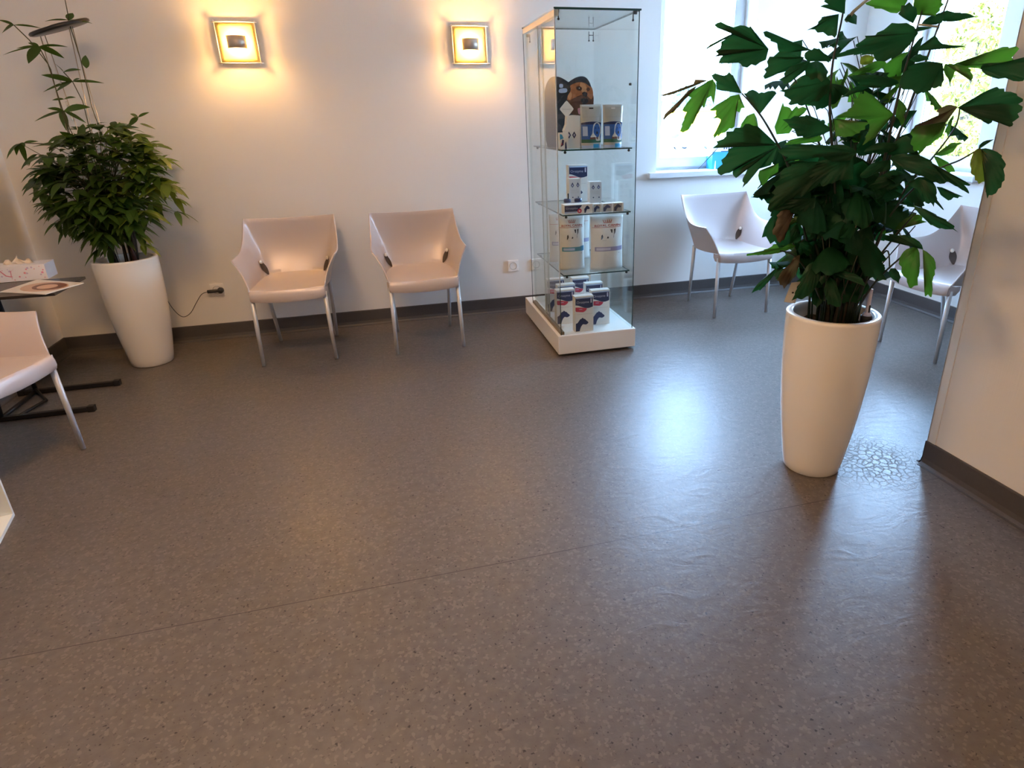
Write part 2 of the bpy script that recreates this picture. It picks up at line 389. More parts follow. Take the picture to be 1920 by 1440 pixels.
def make_chair(label):
    t = thing('armchair', label, 'chair', group='grey plastic waiting-room armchairs')
    m = MB().use(CH); NU, NV = 30, 12
    us = sorted(set([i/NU for i in range(NU+1) if abs(i/NU-.745) > .018] + [.735, .745, .755]))
    G = [[shellP(u, v/NV, -1) for v in range(NV+1)] for u in us] + [[shellP(u, v/NV, 1) for v in range(NV+1)] for u in us[::-1][1:]]
    m.grid(G)
    rows = []
    for z_, y_ in ((.398, -.246), (.415, -.249), (.435, -.247), (.450, -.240)):
        rows.append([Vector((.203*(2*k/16-1), y_-.010*(1-(2*k/16-1)**2), z_ - (.012*(1-(2*k/16-1)**2) if z_ < .43 else -.002*(1-(2*k/16-1)**2)))) for k in range(17)])
    for u in us:
        B = spl(BC, u); dip = .022*sin(pi*min(1, u*1.25+.12))
        rows.append([Vector((B.x*(2*k/16-1), B.y - .012*(1-(2*k/16-1)**2)*max(0, 1-u*3), B.z - dip*(1-(2*k/16-1)**2)*min(1, B.x/.1))) for k in range(17)])
    m.grid(rows)
    # short skirts where the front legs plug in
    for sd in (-1, 1):
        m.grid([[Vector((sd*.203, -.246+.001*k, .398+.015*k)) for k in range(5)], [Vector((sd*.212, -.205, .400+.012*k)) for k in range(5)], [Vector((sd*.213, -.18, .425+.006*k)) for k in range(5)]])
    bmesh.ops.remove_doubles(m.bm, verts=m.bm.verts[:], dist=.0012)
    sh = m.build('shell', CH, t)
    so = sh.modifiers.new('s', 'SOLIDIFY'); so.thickness = .007; so.offset = 0
    bv = sh.modifiers.new('b', 'BEVEL'); bv.width = .002; bv.segments = 2; bv.limit_method = 'ANGLE'; bv.angle_limit = radians(60)
    for sx in (-1, 1):
        MB().tube([(sx*.199, -.226, .425), (sx*.207, -.237, .004)], .0135, 14, r2=.0105).build('leg', ALU, t)
        MB().tube([(sx*.195, .150, .445), (sx*.178, .226, .004)], .0135, 14, r2=.0105).build('leg', ALU, t)
    for sx in (-1, 1):
        s_ = MB(); R_ = []
        for i in range(9):
            v = .02 + .34*i/8; wd = .050*sin(pi*(i+.7)/9.2)
            cu = .715-.045*(i/8)
            row = []
            for k in range(5):
                u = cu + wd*(k/4-.5)*1.5
                p = shellP(u, v, 1); q = Vector((0, -.05, .62)); n_ = (q-p).normalized()
                p = p + Vector((-.006, -.0055, .001)); p.x *= sx
                row.append(p)
            R_.append(row)
        s_.grid(R_); sl = s_.build('slot', DARK, t)  # dark patch on the shell in place of an opening
        p = shellP(.675, .33, 1) + Vector((-.010, -.010, .002)); p.x *= sx
        q = MB(); q.lathe([(0, 0), (.011, 0), (.0125, .003), (.011, .006), (0, .0065)], mx=Matrix.Translation(p) @ Vector((-sx*.75, -.6, .25)).to_track_quat('Z', 'Y').to_matrix().to_4x4(), seg=20)
        q.build('button', BTN, sl)
    return t
chair = make_chair('grey plastic armchair against the wall, nearest the white planter by the wall plug')
chair.location = (-.608, 4.045, 0); chair.rotation_euler = (0, 0, radians(-1))
dup(chair, (.158, 4.005, 0), radians(1.5), 'grey plastic armchair against the wall, just left of the glass display cabinet')
dup(chair, (2.36, 4.048, 0), 0, 'grey plastic armchair under the window, right of the glass display cabinet')
dup(chair, (3.13, 2.84, 0), radians(-88), 'grey plastic armchair half hidden between the large palm and the partition wall')
dup(chair, (-1.735, 2.835, 0), radians(72), 'grey plastic armchair cut by the left picture edge, in front of the black side table')

# ------------------------------------------------------------------ planters
POT = mat('planter_white', (.87, .84, .79), .22, var=.015, scale=3, coat=.3)
SOIL = mat('soil', (.035, .022, .015), .95, var=.5, scale=60, bump=.8, bscale=90)
def planter(root, h=.655, r0=.108, r1=.166):
    prof = [(0, .0), (r0-.006, 0), (r0, .006)]
    for i in range(1, 15):
        k = i/15; prof.append((r0 + (r1-r0)*(1.25*k-.25*k*k - .02*sin(pi*k)) + .012*sin(pi*k), h*k))
    prof += [(r1-.001, h-.012), (r1, h-.004), (r1-.004, h), (r1-.022, h), (r1-.026, h-.004), (r1-.027, h-.02), (r1-.035, h-.12), (0, h-.121)]
    p = MB(); p.lathe(prof, seg=72); p.build('pot', POT, root)
    s_ = MB(); rr = r1-.030
    s_.grid([[Vector((rr*q/6*cos(2*pi*k/40), rr*q/6*sin(2*pi*k/40), h-.055+random.uniform(-.006, .006))) for k in range(40)] for q in range(1, 7)], closed=True)
    s_.lathe([(0, h-.05), (rr/6, h-.052)], seg=12); s_.build('soil', SOIL, root)

# ---- leaves
LEAF_D = mat('leaf_palm', (.009, .052, .022), .42, var=.4, scale=5, trans=.30, bump=.12, bscale=25, spec=.22)  # darker leaf copy, the shade of unlit leaflets put into its colour
LEAF_G = mat('leaf_palm_backlit', (.040, .115, .016), .34, var=.35, scale=9, trans=.5, bump=.1, bscale=25)  # same leaf, brighter and more translucent: backlighting put into the colour
LEAF_Y = mat('leaf_palm_yellowing', (.10, .115, .014), .35, var=.3, scale=6, trans=.45)
LEAF_B = mat('leaf_palm_browning', (.065, .042, .022), .5, var=.4, scale=7, trans=.3)
STEM_D = mat('palm_stem', (.012, .022, .009), .4, var=.3, scale=20)
STEM_P = mat('palm_sheath_pale', (.42, .40, .26), .5, var=.2)
LEAF_L = mat('leaf_bush', (.036, .078, .012), .4, var=.4, scale=6, trans=.3)
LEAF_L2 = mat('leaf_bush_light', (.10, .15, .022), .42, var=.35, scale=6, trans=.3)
BARK = mat('bark', (.045, .032, .018), .8, var=.4, scale=25, bump=.4, bscale=40)
GREEN_STEM = mat('bush_stem', (.07, .07, .025), .6, var=.3, scale=20)

PA = Vector((1.56, 1.89, 0)); NV_ = PA.normalized()
def PD(px, py, d=0):
    """the point seen at (px, py) on the upright plane d metres nearer than the palm's axis"""
    v = ray(px, py); t_ = (NV_.dot(PA)-d)/NV_.dot(v); p = Vector((0, 0, H)) + v*t_
    if p.x > 1.965 and p.y < 1.9:
        p = Vector((0, 0, H)) + v*(t_*1.955/p.x)
    return p

def traced_leaf(mb, base, outline, d0, d1, fold=.017):
    """one fishtail leaflet: pleated blade running from its base to the ragged rim"""
    B = PD(*base, d0); bx, by = base
    L = max(math.hypot(x-bx, y-by) for x, y in outline) or 1
    if L > 25:      # ragged rim
        rg = random.Random(int(bx*7+by)); o2 = []
        for (xa, ya), (xb, yb) in zip(outline, outline[1:]):
            o2.append((xa, ya)); ln = math.hypot(xb-xa, yb-ya)
            km = math.hypot((xa+xb)/2-bx, (ya+yb)/2-by)/L
            if ln > 9 and km > .45:
                nn = 2 if ln > 18 else 1
                for q in range(nn):
                    t_ = (q+1)/(nn+1)+rg.uniform(-.1, .1); k_ = rg.choice((.93, .955, 1.035, 1.05))
                    x_, y_ = xa+(xb-xa)*t_, ya+(yb-ya)*t_; o2.append((bx+(x_-bx)*k_, by+(y_-by)*k_))
        outline = o2 + [outline[-1]]
    n = len(outline); mids = [[], []]; outs = []
    up = Vector((0, 0, 1))
    for i, (x, y) in enumerate(outline):
        k = math.hypot(x-bx, y-by)/L
        f = fold*(1 if i % 2 else -1)*(1 if 0 < i < n-1 else 0)
        dd = d0 + (d1-d0)*k
        outs.append(PD(x, y, dd))
        for j, q in enumerate((.36, .70)):
            arch = .022*sin(pi*q)*k
            mids[j].append(PD(bx+(x-bx)*q, by+(y-by)*q, d0+(d1-d0)*k*q + f*q*.6 + arch))
    vb = mb.bm.verts.new(B)
    r = [[mb.bm.verts.new(p) for p in row] for row in (mids[0], mids[1], outs)]
    for i in range(n-1):
        mb._f((vb, r[0][i], r[0][i+1]), True)
        mb._f((r[0][i], r[1][i], r[1][i+1], r[0][i+1]), True)
        mb._f((r[1][i], r[2][i], r[2][i+1], r[1][i+1]), True)

def fishtail(mb, B, d, nrm, L, W_, rnd):
    """a fishtail leaflet grown from B along d, wide and bitten off at the tip"""
    d = d.normalized(); s_ = d.cross(nrm).normalized(); nrm = s_.cross(d).normalized(); N = 9
    vb = mb.bm.verts.new(B); rows = []
    skew = rnd.uniform(-.5, .5)
    for q in (.3, .6, .85, 1.0):
        row = []
        for i in range(N+1):
            a = i/N*2-1; ln = 1 - .35*abs(a)**1.5 + .18*skew*a
            if q == 1.0: ln += rnd.uniform(-.09, .10) + (.08 if i % 2 else -.04)
            drop = -.22*L*(q**2)
            row.append(mb.bm.verts.new(B + d*(L*q*ln) + s_*(W_*.5*a*(q**.8)) + nrm*(.008*(1 if i % 2 else -1)*q + .03*L*sin(pi*q)) + Vector((0, 0, drop))))
        rows.append(row)
    for i in range(N): mb._f((vb, rows[0][i], rows[0][i+1]), True)
    for a, b_ in zip(rows, rows[1:]):
        for i in range(N): mb._f((a[i], b_[i], b_[i+1], a[i+1]), True)

palm = thing('potted_palm', 'tall fishtail palm in a glossy white tapered planter beside the partition wall', 'plant', (PA.x, PA.y, 0))
planter(palm, .655)
PINV = Matrix.Translation(-PA)
# main canes, traced through the photograph (x, y, depth towards the camera)
CANES = [
 [(1572, 592, 0), (1570, 450, .03), (1562, 300, .05), (1556, 200, .06), (1562, 115, .05), (1580, 28, .03), (1592, -60, .02)],
 [(1592, 592, .02), (1625, 440, 0), (1655, 330, -.03), (1690, 240, -.04), (1730, 132, -.05), (1762, 42, -.06), (1800, -60, -.08)],
 [(1585, 592, 0), (1630, 420, .03), (1660, 290, .05), (1688, 165, .06), (1708, 92, .06), (1735, 0, .05)],
 [(1556, 592, .04), (1530, 460, .06), (1478, 312, .08), (1455, 265, .09), (1426, 216, .10), (1391, 175, .11)],
 [(1600, 590, .04), (1636, 500, .08), (1690, 430, .10), (1716, 400, .12)],
 [(1604, 586, .06), (1640, 530, .10), (1690, 482, .13), (1722, 462, .14)],
 [(1600, 588, -.02), (1640, 470, -.04), (1700, 350, -.06), (1745, 300, -.08), (1790, 240, -.10), (1800, 200, -.12)],
 [(1596, 588, .0), (1660, 420, .04), (1740, 330, .08), (1800, 300, .10), (1838, 278, .12)],
 [(1566, 590, -.04), (1556, 460, -.06), (1558, 350, -.10), (1530, 250, -.12), (1500, 170, -.14), (1470, 110, -.15)],
 [(1548, 588, .05), (1520, 520, .10), (1490, 480, .13), (1462, 470, .15)],
 [(1544, 586, .02), (1505, 420, .10), (1475, 360, .14), (1452, 372, .16)],
 [(1576, 590, -.05), (1610, 400, -.10), (1640, 260, -.12), (1668, 170, -.14), (1690, 120, -.14)],
 [(1598, 586, .03), (1625, 520, .05), (1662, 470, .08), (1668, 504, .10)],
 [(1562, 590, .06), (1552, 540, .09), (1545, 500, .11), (1530, 488, .12)],
]
rnd = random.Random(3)
for i, c in enumerate(CANES):
    m = MB().use(STEM_D); pts = [PD(*p) for p in c]
    sm = []
    for a in range(len(pts)-1):
        P0, P1, P2, P3 = pts[max(a-1, 0)], pts[a], pts[a+1], pts[min(a+2, len(pts)-1)]
        for k in range(6):
            t_ = k/6; sm.append(.5*((2*P1)+(P2-P0)*t_+(2*P0-5*P1+4*P2-P3)*t_*t_+(3*P1-P0-3*P2+P3)*t_**3))
    sm.append(pts[-1]); sm[0].z = .60
    m.tube(sm, .0062 if i < 4 else .0042, 7, r2=.0022)
    m.bm.transform(PINV); m.build('cane', None, palm)
# dense clump of young shoots rising from the soil
m = MB().use(STEM_D)
for i in range(46):
    a = rnd.uniform(0, 2*pi); r_ = rnd.uniform(0, .085)**1.0; x, y = r_*cos(a), r_*sin(a)
    lx, ly = x*rnd.uniform(1.4, 2.6)+rnd.uniform(-.05, .05), y*rnd.uniform(1.4, 2.4)+rnd.uniform(-.04, .04); hh = rnd.uniform(.2, .5)
    m.tube([(x, y, .59), (x*1.15, y*1.15, .59+hh*.5), (lx, ly, .6+hh)], rnd.uniform(.003, .0065), 6, r2=.002)
m.use(BARK)
for i in range(14):
    a = rnd.uniform(0, 2*pi); r_ = rnd.uniform(.01, .06); x, y = r_*cos(a), r_*sin(a)
    m.tube([(x, y, .59), (x*1.1, y*1.1, .66), (x*1.25+rnd.uniform(-.01, .01), y*1.2, .74+rnd.uniform(-.04, .08))], .011, 8, r2=.006)
m.build('shoots', None, palm)
m = MB().use(STEM_P)
m.tube([PD(1586, 40, .02), PD(1600, 22, .03), PD(1632, -6, .04)], .006, 7, r2=.004); m.bm.transform(PINV); m.build('pale_sheath', None, palm)['label'] = 'pale dried leaf sheath'
m = MB().use(STEM_P); m.tube([PD(1722, 46, .07), PD(1758, 50, .05)], .003, 6)
m.bm.transform(PINV); m.build('pale_sheath', None, palm)['label'] = 'pale dried leaf sheath'

# (material, base, rim outline, depth at base, depth at tip), all in photograph pixels
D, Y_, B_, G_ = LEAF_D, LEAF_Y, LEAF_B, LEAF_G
LV = [
 (D, (1441,92), [(1430,78),(1416,67),(1407,49),(1396,48),(1380,50),(1362,46),(1351,41),(1344,43),(1339,47),(1344,52),(1362,49),(1370,53),(1372,60),(1362,72),(1352,84),(1341,96),(1338,107),(1346,95),(1355,93),(1350,110),(1347,118),(1361,119),(1375,118),(1389,120),(1401,127),(1409,121),(1417,123),(1425,117),(1436,112)], .02, .12),
 (D, (1388,58), [(1362,70),(1345,79),(1330,87),(1322,94),(1331,84),(1346,76),(1366,66)], .08, .13),
 (D, (1391,175), [(1381,163),(1374,141),(1367,135),(1362,140),(1341,137),(1334,141),(1336,147),(1343,158),(1343,167),(1353,170),(1375,173)], .11, .16),
 (G_, (1337,148), [(1326,152),(1316,161),(1301,168),(1288,179),(1296,183),(1279,207),(1285,210),(1283,220),(1278,234),(1275,246),(1290,244),(1299,233),(1302,218),(1310,211),(1317,198),(1320,204),(1325,185),(1333,180),(1338,196),(1341,178),(1343,160)], .14, .20),
 (B_, (1330,150), [(1303,149),(1300,157),(1270,168),(1240,178),(1243,181),(1255,179),(1300,162)], .14, .22),
 (B_, (1306,161), [(1290,170),(1275,187),(1247,213),(1245,225),(1250,219),(1262,212),(1280,190),(1300,172)], .15, .22),
 (G_, (1386,177), [(1370,180),(1355,190),(1343,197),(1330,206),(1343,207),(1343,217),(1337,222),(1351,224),(1345,240),(1337,255),(1336,264),(1352,250),(1372,241),(1377,238),(1378,207),(1387,211),(1390,203),(1397,202),(1389,190)], .11, .17),
 (D, (1424,215), [(1418,194),(1410,183),(1394,175),(1404,170),(1418,171),(1428,173),(1440,171),(1448,170),(1456,175),(1448,183),(1436,197)], .10, .06),
 (G_, (1414,212), [(1400,217),(1390,232),(1388,245),(1395,262),(1421,265),(1423,245),(1419,222)], .10, .08),
 (D, (1458,272), [(1435,250),(1420,236),(1398,232),(1378,240),(1362,247),(1343,265),(1336,278),(1348,272),(1361,268),(1378,266),(1395,264),(1425,268)], .09, .20),
 (D, (1458,274), [(1440,268),(1420,266),(1400,264),(1378,266),(1365,280),(1352,300),(1346,325),(1352,329),(1360,325),(1368,324),(1376,313),(1380,334),(1388,322),(1392,312),(1400,313),(1398,325),(1392,340),(1392,352),(1400,345),(1410,333),(1418,322),(1425,316),(1445,310),(1452,295)], .09, .19),
 (G_, (1460,306), [(1450,312),(1435,316),(1424,320),(1423,337),(1429,355),(1436,342),(1445,330),(1459,322)], .08, .05),
 (B_, (1350,272), [(1336,290),(1320,306),(1306,321),(1310,316),(1328,296)], .15, .18),
 (D, (1584,26), [(1570,20),(1538,12),(1545,9),(1553,8),(1545,3),(1548,-12),(1560,-25),(1580,-30),(1586,-10)], .04, .08),
 (D, (1573,26), [(1570,42),(1569,65),(1565,71),(1548,64),(1530,58),(1512,57),(1527,52),(1534,41),(1541,32),(1546,37),(1555,33)], .04, .10),
 (D, (1583,37), [(1590,27),(1600,24),(1607,30),(1606,46),(1595,43)], .03, .0),
 (D, (1573,76), [(1572,60),(1580,58),(1583,66),(1588,72)], .05, .03),
 (D, (1569,76), [(1566,88),(1558,87),(1551,89),(1560,82)], .05, .07),
 (D, (1522,94), [(1500,92),(1480,98),(1465,100),(1458,90),(1457,82),(1445,77),(1434,68),(1431,60),(1437,58),(1448,62),(1460,68),(1475,75),(1490,82),(1508,90)], .02, .12),
 (D, (1559,115), [(1552,104),(1545,100),(1536,91),(1526,90),(1515,95),(1508,104),(1515,115),(1530,113),(1545,113)], .05, .12),
 (D, (1508,108), [(1495,104),(1485,102),(1475,112),(1463,109),(1455,110),(1443,106),(1440,122),(1433,130),(1434,148),(1448,143),(1462,137),(1480,135),(1495,125)], .06, .14),
 (D, (1520,114), [(1500,118),(1482,125),(1470,138),(1472,145),(1460,150),(1469,158),(1483,154),(1490,148),(1500,140),(1512,130)], .09, .16),
 (D, (1557,152), [(1545,138),(1530,135),(1510,140),(1495,150),(1480,168),(1460,170),(1470,180),(1477,184),(1478,195),(1498,197),(1515,195),(1535,190),(1552,172)], .06, .15),
 (D, (1532,114), [(1515,118),(1508,130),(1510,140),(1520,150),(1530,146),(1540,154),(1550,150),(1553,135),(1542,118)], .05, .12),
 (D, (1557,156), [(1548,160),(1535,160),(1522,165),(1512,182),(1510,190),(1522,198),(1530,207),(1542,204),(1550,200),(1562,196),(1570,190),(1578,178),(1592,182),(1595,172),(1582,160)], .06, .02),
 (G_, (1560,205), [(1556,190),(1556,165),(1557,148),(1566,142),(1567,152),(1569,142),(1572,150),(1578,148),(1587,140),(1588,127),(1590,142),(1583,156),(1582,172),(1570,200)], .03, -.02),
 (D, (1722,62), [(1714,50),(1700,43),(1685,44),(1672,43),(1664,50),(1657,56),(1645,61),(1633,69),(1622,67),(1614,78),(1605,88),(1585,96),(1567,105),(1570,108),(1600,104),(1625,102),(1640,110),(1660,115),(1678,108),(1690,100),(1706,84)], .06, .13),
 (D, (1712,58), [(1722,50),(1735,50),(1748,52),(1735,56),(1720,60)], .06, .04),
 (G_, (1662,118), [(1655,112),(1640,115),(1625,122),(1612,128),(1600,136),(1590,142),(1600,143),(1615,139),(1630,136),(1636,138),(1647,132),(1656,125)], -.10, -.06),
 (Y_, (1640,108), [(1630,103),(1622,103),(1614,108),(1613,120),(1622,122),(1635,118)], -.11, -.13),
 (D, (1686,156), [(1682,150),(1672,146),(1656,143),(1640,140),(1625,141),(1610,141),(1590,143),(1600,150),(1612,160),(1626,163),(1640,165),(1670,163)], .05, .12),
 (D, (1640,160), [(1625,157),(1615,157),(1600,165),(1588,174),(1575,183),(1590,180),(1610,172)], .05, .12),
 (G_, (1706,96), [(1690,100),(1680,106),(1668,114),(1657,122),(1662,134),(1668,146),(1680,152),(1690,142),(1700,130),(1706,112)], -.12, -.15),
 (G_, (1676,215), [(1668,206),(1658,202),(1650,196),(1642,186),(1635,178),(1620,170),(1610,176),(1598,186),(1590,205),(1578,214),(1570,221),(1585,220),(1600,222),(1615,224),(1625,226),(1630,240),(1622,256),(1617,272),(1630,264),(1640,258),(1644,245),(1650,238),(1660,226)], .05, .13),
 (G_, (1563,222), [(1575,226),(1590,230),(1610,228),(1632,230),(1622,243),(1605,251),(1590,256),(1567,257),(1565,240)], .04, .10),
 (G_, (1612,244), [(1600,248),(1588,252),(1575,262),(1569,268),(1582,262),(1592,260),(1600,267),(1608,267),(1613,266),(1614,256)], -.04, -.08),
 (D, (1562,243), [(1552,238),(1545,232),(1530,222),(1512,215),(1500,218),(1490,217),(1467,224),(1474,229),(1478,233),(1490,243),(1492,250),(1495,256),(1505,257),(1515,259),(1528,256),(1540,253)], .05, .12),
 (G_, (1456,252), [(1452,238),(1457,225),(1468,192),(1476,200),(1485,208),(1494,199),(1505,200),(1513,203),(1508,212),(1500,215),(1496,226),(1490,235),(1480,250)], -.10, -.05),
 (G_, (1470,272), [(1482,262),(1500,258),(1518,258),(1535,255),(1541,256),(1538,265),(1526,267),(1515,268),(1500,270)], -.08, -.05),
 (D, (1606,286), [(1602,280),(1594,276),(1585,272),(1570,271),(1555,273),(1538,272),(1520,271),(1502,270),(1485,270),(1475,272),(1465,278),(1466,290),(1470,303),(1480,300),(1490,300),(1500,299),(1510,298),(1520,291),(1530,285),(1545,296),(1560,303),(1578,304),(1595,300)], .10, .17),
 (D, (1600,290), [(1580,284),(1560,283),(1540,286),(1534,300),(1524,312),(1510,325),(1500,345),(1520,342),(1540,348),(1560,345),(1580,338),(1600,336),(1598,318)], .08, .15),
 (D, (1556,306), [(1540,303),(1520,303),(1500,305),(1484,308),(1470,316),(1462,330),(1452,348),(1447,362),(1444,376),(1445,398),(1452,391),(1460,390),(1475,378),(1490,370),(1510,365),(1530,350),(1548,330)], .10, .2),
 (D, (1530,372), [(1500,370),(1480,375),(1462,388),(1452,392),(1462,396),(1472,393),(1490,400),(1510,402),(1526,396)], .12, .18),
 (B_, (1490,396), [(1478,392),(1466,394),(1456,404),(1455,416),(1448,432),(1449,440),(1456,446),(1462,456),(1470,450),(1468,432),(1472,416),(1482,406)], .14, .18),
 (G_, (1508,410), [(1500,405),(1490,406),(1482,412),(1475,420),(1483,422),(1490,418),(1500,416)], .10, .13),
 (D, (1500,416), [(1486,424),(1476,436),(1470,450),(1478,458),(1490,452),(1500,440),(1504,428)], .08, .10),
 (G_, (1492,462), [(1482,456),(1470,458),(1460,457),(1450,458),(1440,466),(1420,472),(1400,476),(1400,480),(1420,479),(1440,477),(1458,475),(1475,470)], .12, .17),
 (D, (1500,456), [(1508,450),(1516,454),(1522,462),(1523,475),(1514,480),(1506,474),(1500,480),(1496,470)], .12, .08),
 (B_, (1500,478), [(1490,480),(1480,496),(1468,506),(1462,514),(1456,526),(1462,534),(1470,542),(1480,532),(1490,520),(1498,500)], .12, .15),
 (D, (1458,503), [(1448,510),(1440,515),(1428,525),(1418,535),(1409,550),(1416,546),(1425,545),(1432,538),(1440,530),(1452,515)], .13, .18),
 (D, (1482,500), [(1470,502),(1460,508),(1456,520),(1460,526),(1470,524),(1478,515)], .11, .12),
 (D, (1534,490), [(1520,492),(1512,500),(1504,515),(1498,535),(1490,550),(1484,564),(1500,561),(1512,556),(1522,548),(1532,534),(1538,520),(1540,504)], .14, .20),
 (D, (1555,518), [(1548,530),(1544,545),(1548,558),(1552,572),(1562,573),(1575,575),(1577,560),(1572,545),(1568,528)], .14, .2),
 (D, (1552,510), [(1565,508),(1580,508),(1600,512),(1615,522),(1622,537),(1610,531),(1590,520),(1570,514)], .15, .2),
 (G_, (1719,462), [(1708,464),(1700,467),(1694,472),(1690,478),(1686,488),(1687,497),(1690,510),(1700,522),(1702,532),(1708,541),(1714,536),(1721,535),(1720,522),(1724,510),(1725,490),(1724,474)], .14, .18),
 (G_, (1730,468), [(1738,472),(1745,478),(1751,484),(1754,492),(1755,504),(1753,515),(1748,530),(1748,548),(1744,557),(1740,552),(1735,556),(1733,546),(1738,530),(1737,512),(1738,500),(1733,485)], .14, .18),
 (D, (1679,503), [(1670,503),(1666,510),(1670,520),(1678,526),(1685,532),(1689,520),(1686,511)], .10, .13),
 (D, (1731,468), [(1722,466),(1715,462),(1708,456),(1700,452),(1690,446),(1680,443),(1668,444),(1657,450),(1656,440),(1675,439),(1695,440),(1706,443),(1715,447),(1724,453),(1729,460)], .14, .12),
 (D, (1712,386), [(1722,388),(1735,392),(1755,402),(1766,410),(1775,412),(1790,425),(1797,436),(1788,430),(1780,430),(1772,430),(1765,428),(1755,426),(1745,422),(1735,412),(1724,402)], .10, .15),
 (G_, (1650,440), [(1660,430),(1680,425),(1690,418),(1700,412),(1712,400),(1722,402),(1730,405),(1738,416),(1725,412),(1712,417),(1707,424),(1700,418),(1690,425),(1670,436)], .0, .04),
 (D, (1722,332), [(1734,332),(1745,335),(1752,345),(1756,355),(1755,366),(1757,375),(1764,384),(1770,394),(1760,386),(1752,380),(1751,388),(1745,380),(1735,380),(1733,370),(1724,362),(1720,355),(1708,350),(1700,345)], .12, .18),
 (D, (1756,350), [(1766,351),(1775,355),(1790,362),(1800,366),(1806,369),(1796,372),(1788,370),(1778,376),(1772,372),(1764,366)], .08, .11),
 (D, (1738,300), [(1750,308),(1762,316),(1778,326),(1790,330),(1800,338),(1812,341),(1820,347),(1808,347),(1817,363),(1806,357),(1795,350),(1785,345),(1775,341),(1762,345),(1750,342),(1738,330),(1726,322)], .10, .16),
 (G_, (1750,292), [(1758,294),(1765,297),(1778,304),(1785,310),(1791,322),(1780,325),(1770,316),(1760,312)], -.04, -.06),
 (G_, (1752,291), [(1762,284),(1770,278),(1783,268),(1790,267),(1800,267),(1806,268),(1795,271),(1792,278),(1787,285),(1776,290),(1765,293)], -.06, -.08),
 (B_, (1796,200), [(1780,196),(1768,200),(1755,208),(1760,212),(1752,224),(1745,230),(1735,233),(1716,235),(1712,242),(1726,250),(1740,256),(1752,252),(1762,246),(1773,230),(1784,215)], -.10, -.04),
 (G_, (1773,228), [(1755,240),(1735,244),(1718,237),(1710,242),(1706,250),(1707,266),(1714,284),(1722,290),(1730,284),(1737,275),(1745,272),(1755,262),(1766,255),(1772,240)], -.06, -.02),
 (G_, (1788,215), [(1788,222),(1784,230),(1782,245),(1777,257),(1771,248),(1775,235),(1780,225)], -.10, -.08),
 (D, (1795,202), [(1812,196),(1828,184),(1840,175),(1855,168),(1870,163),(1883,166),(1895,172),(1908,180),(1918,190),(1918,200),(1908,213),(1903,226),(1899,236),(1893,238),(1897,226),(1897,215),(1894,204),(1886,195),(1876,192),(1862,196),(1850,200),(1858,206),(1867,210),(1869,216),(1862,224),(1853,233),(1848,224),(1841,216),(1828,212),(1808,208)], .02, .12),
 (D, (1838,128), [(1843,120),(1856,118),(1870,118),(1886,117),(1900,113),(1925,106),(1940,125),(1935,146),(1918,152),(1900,152),(1885,146),(1872,148),(1860,145),(1848,140),(1842,134)], .02, .14),
 (G_, (1778,124), [(1795,122),(1815,124),(1826,115),(1835,110),(1850,98),(1866,94),(1880,88),(1892,90),(1906,87),(1904,100),(1902,114),(1886,117),(1870,118),(1850,122),(1838,128),(1820,127),(1800,128)], -.04, .03),
 (D, (1768,119), [(1755,116),(1740,115),(1725,117),(1712,121),(1702,128),(1695,135),(1690,142),(1688,150),(1690,165),(1702,168),(1710,168),(1714,172),(1718,176),(1728,173),(1737,172),(1745,170),(1744,162),(1755,165),(1765,163),(1767,155),(1770,150),(1765,140),(1767,130)], .02, .10),
 (G_, (1772,120), [(1768,130),(1772,140),(1778,148),(1782,163),(1784,150),(1788,142),(1790,135),(1800,132),(1808,138),(1815,140),(1821,152),(1824,140),(1820,130),(1812,124),(1795,120)], .0, .05),
 (D, (1712,96), [(1720,90),(1730,84),(1740,78),(1748,72),(1753,66),(1758,72),(1762,78),(1775,83),(1790,85),(1810,87),(1795,90),(1780,91),(1760,90),(1740,92),(1725,94)], .05, .07),
 (D, (1768,40), [(1768,30),(1770,22),(1775,19),(1786,22),(1800,23),(1810,24),(1818,26),(1824,29),(1830,32),(1820,34),(1810,36),(1795,40),(1782,41)], -.04, -.02),
 (D, (1727,46), [(1733,38),(1740,33),(1750,28),(1760,25),(1768,22),(1768,34),(1766,43),(1755,46),(1740,47)], .0, .03),
 (D, (1706,112), [(1715,104),(1725,101),(1730,104),(1738,105),(1742,112),(1730,114),(1718,117)], .06, .09),
 (G_, (1716,28), [(1712,10),(1716,-10),(1730,-20),(1750,-22),(1768,-12),(1769,8),(1762,20),(1755,30),(1746,27),(1740,25),(1728,28)], .03, .08),
 (G_, (1692,18), [(1700,4),(1706,-10),(1700,-24),(1680,-28),(1655,-20),(1640,-12),(1622,6),(1640,16),(1652,16),(1670,24),(1682,25)], .02, .09),
 (D, (1712,44), [(1704,36),(1694,34),(1684,26),(1690,10),(1705,4),(1718,14),(1720,28)], .05, .08),
 (Y_, (1840,279), [(1835,278),(1829,281),(1825,287),(1822,294),(1820,300),(1819,312),(1820,325),(1826,329),(1828,338),(1835,345),(1842,341),(1850,340),(1853,325),(1856,312),(1857,300),(1852,288)], .12, .16),
 (D, (1839,279), [(1848,278),(1858,280),(1870,285),(1879,292),(1883,302),(1885,312),(1884,328),(1879,342),(1872,354),(1860,366),(1851,373),(1848,360),(1850,345),(1855,325),(1858,305),(1852,288)], .12, .19),
 (D, (1834,281), [(1836,272),(1843,266),(1850,263),(1857,262),(1864,261),(1856,265),(1850,268),(1842,275)], .11, .09),
 (G_, (1681,188), [(1686,186),(1693,192),(1698,198),(1701,205),(1697,210),(1695,216),(1697,224),(1691,235),(1685,224),(1679,218)], .0, .03),
 (D, (1664,290), [(1668,278),(1678,265),(1690,258),(1700,254),(1708,264),(1712,274),(1716,286),(1700,286),(1684,292)], .03, .08),
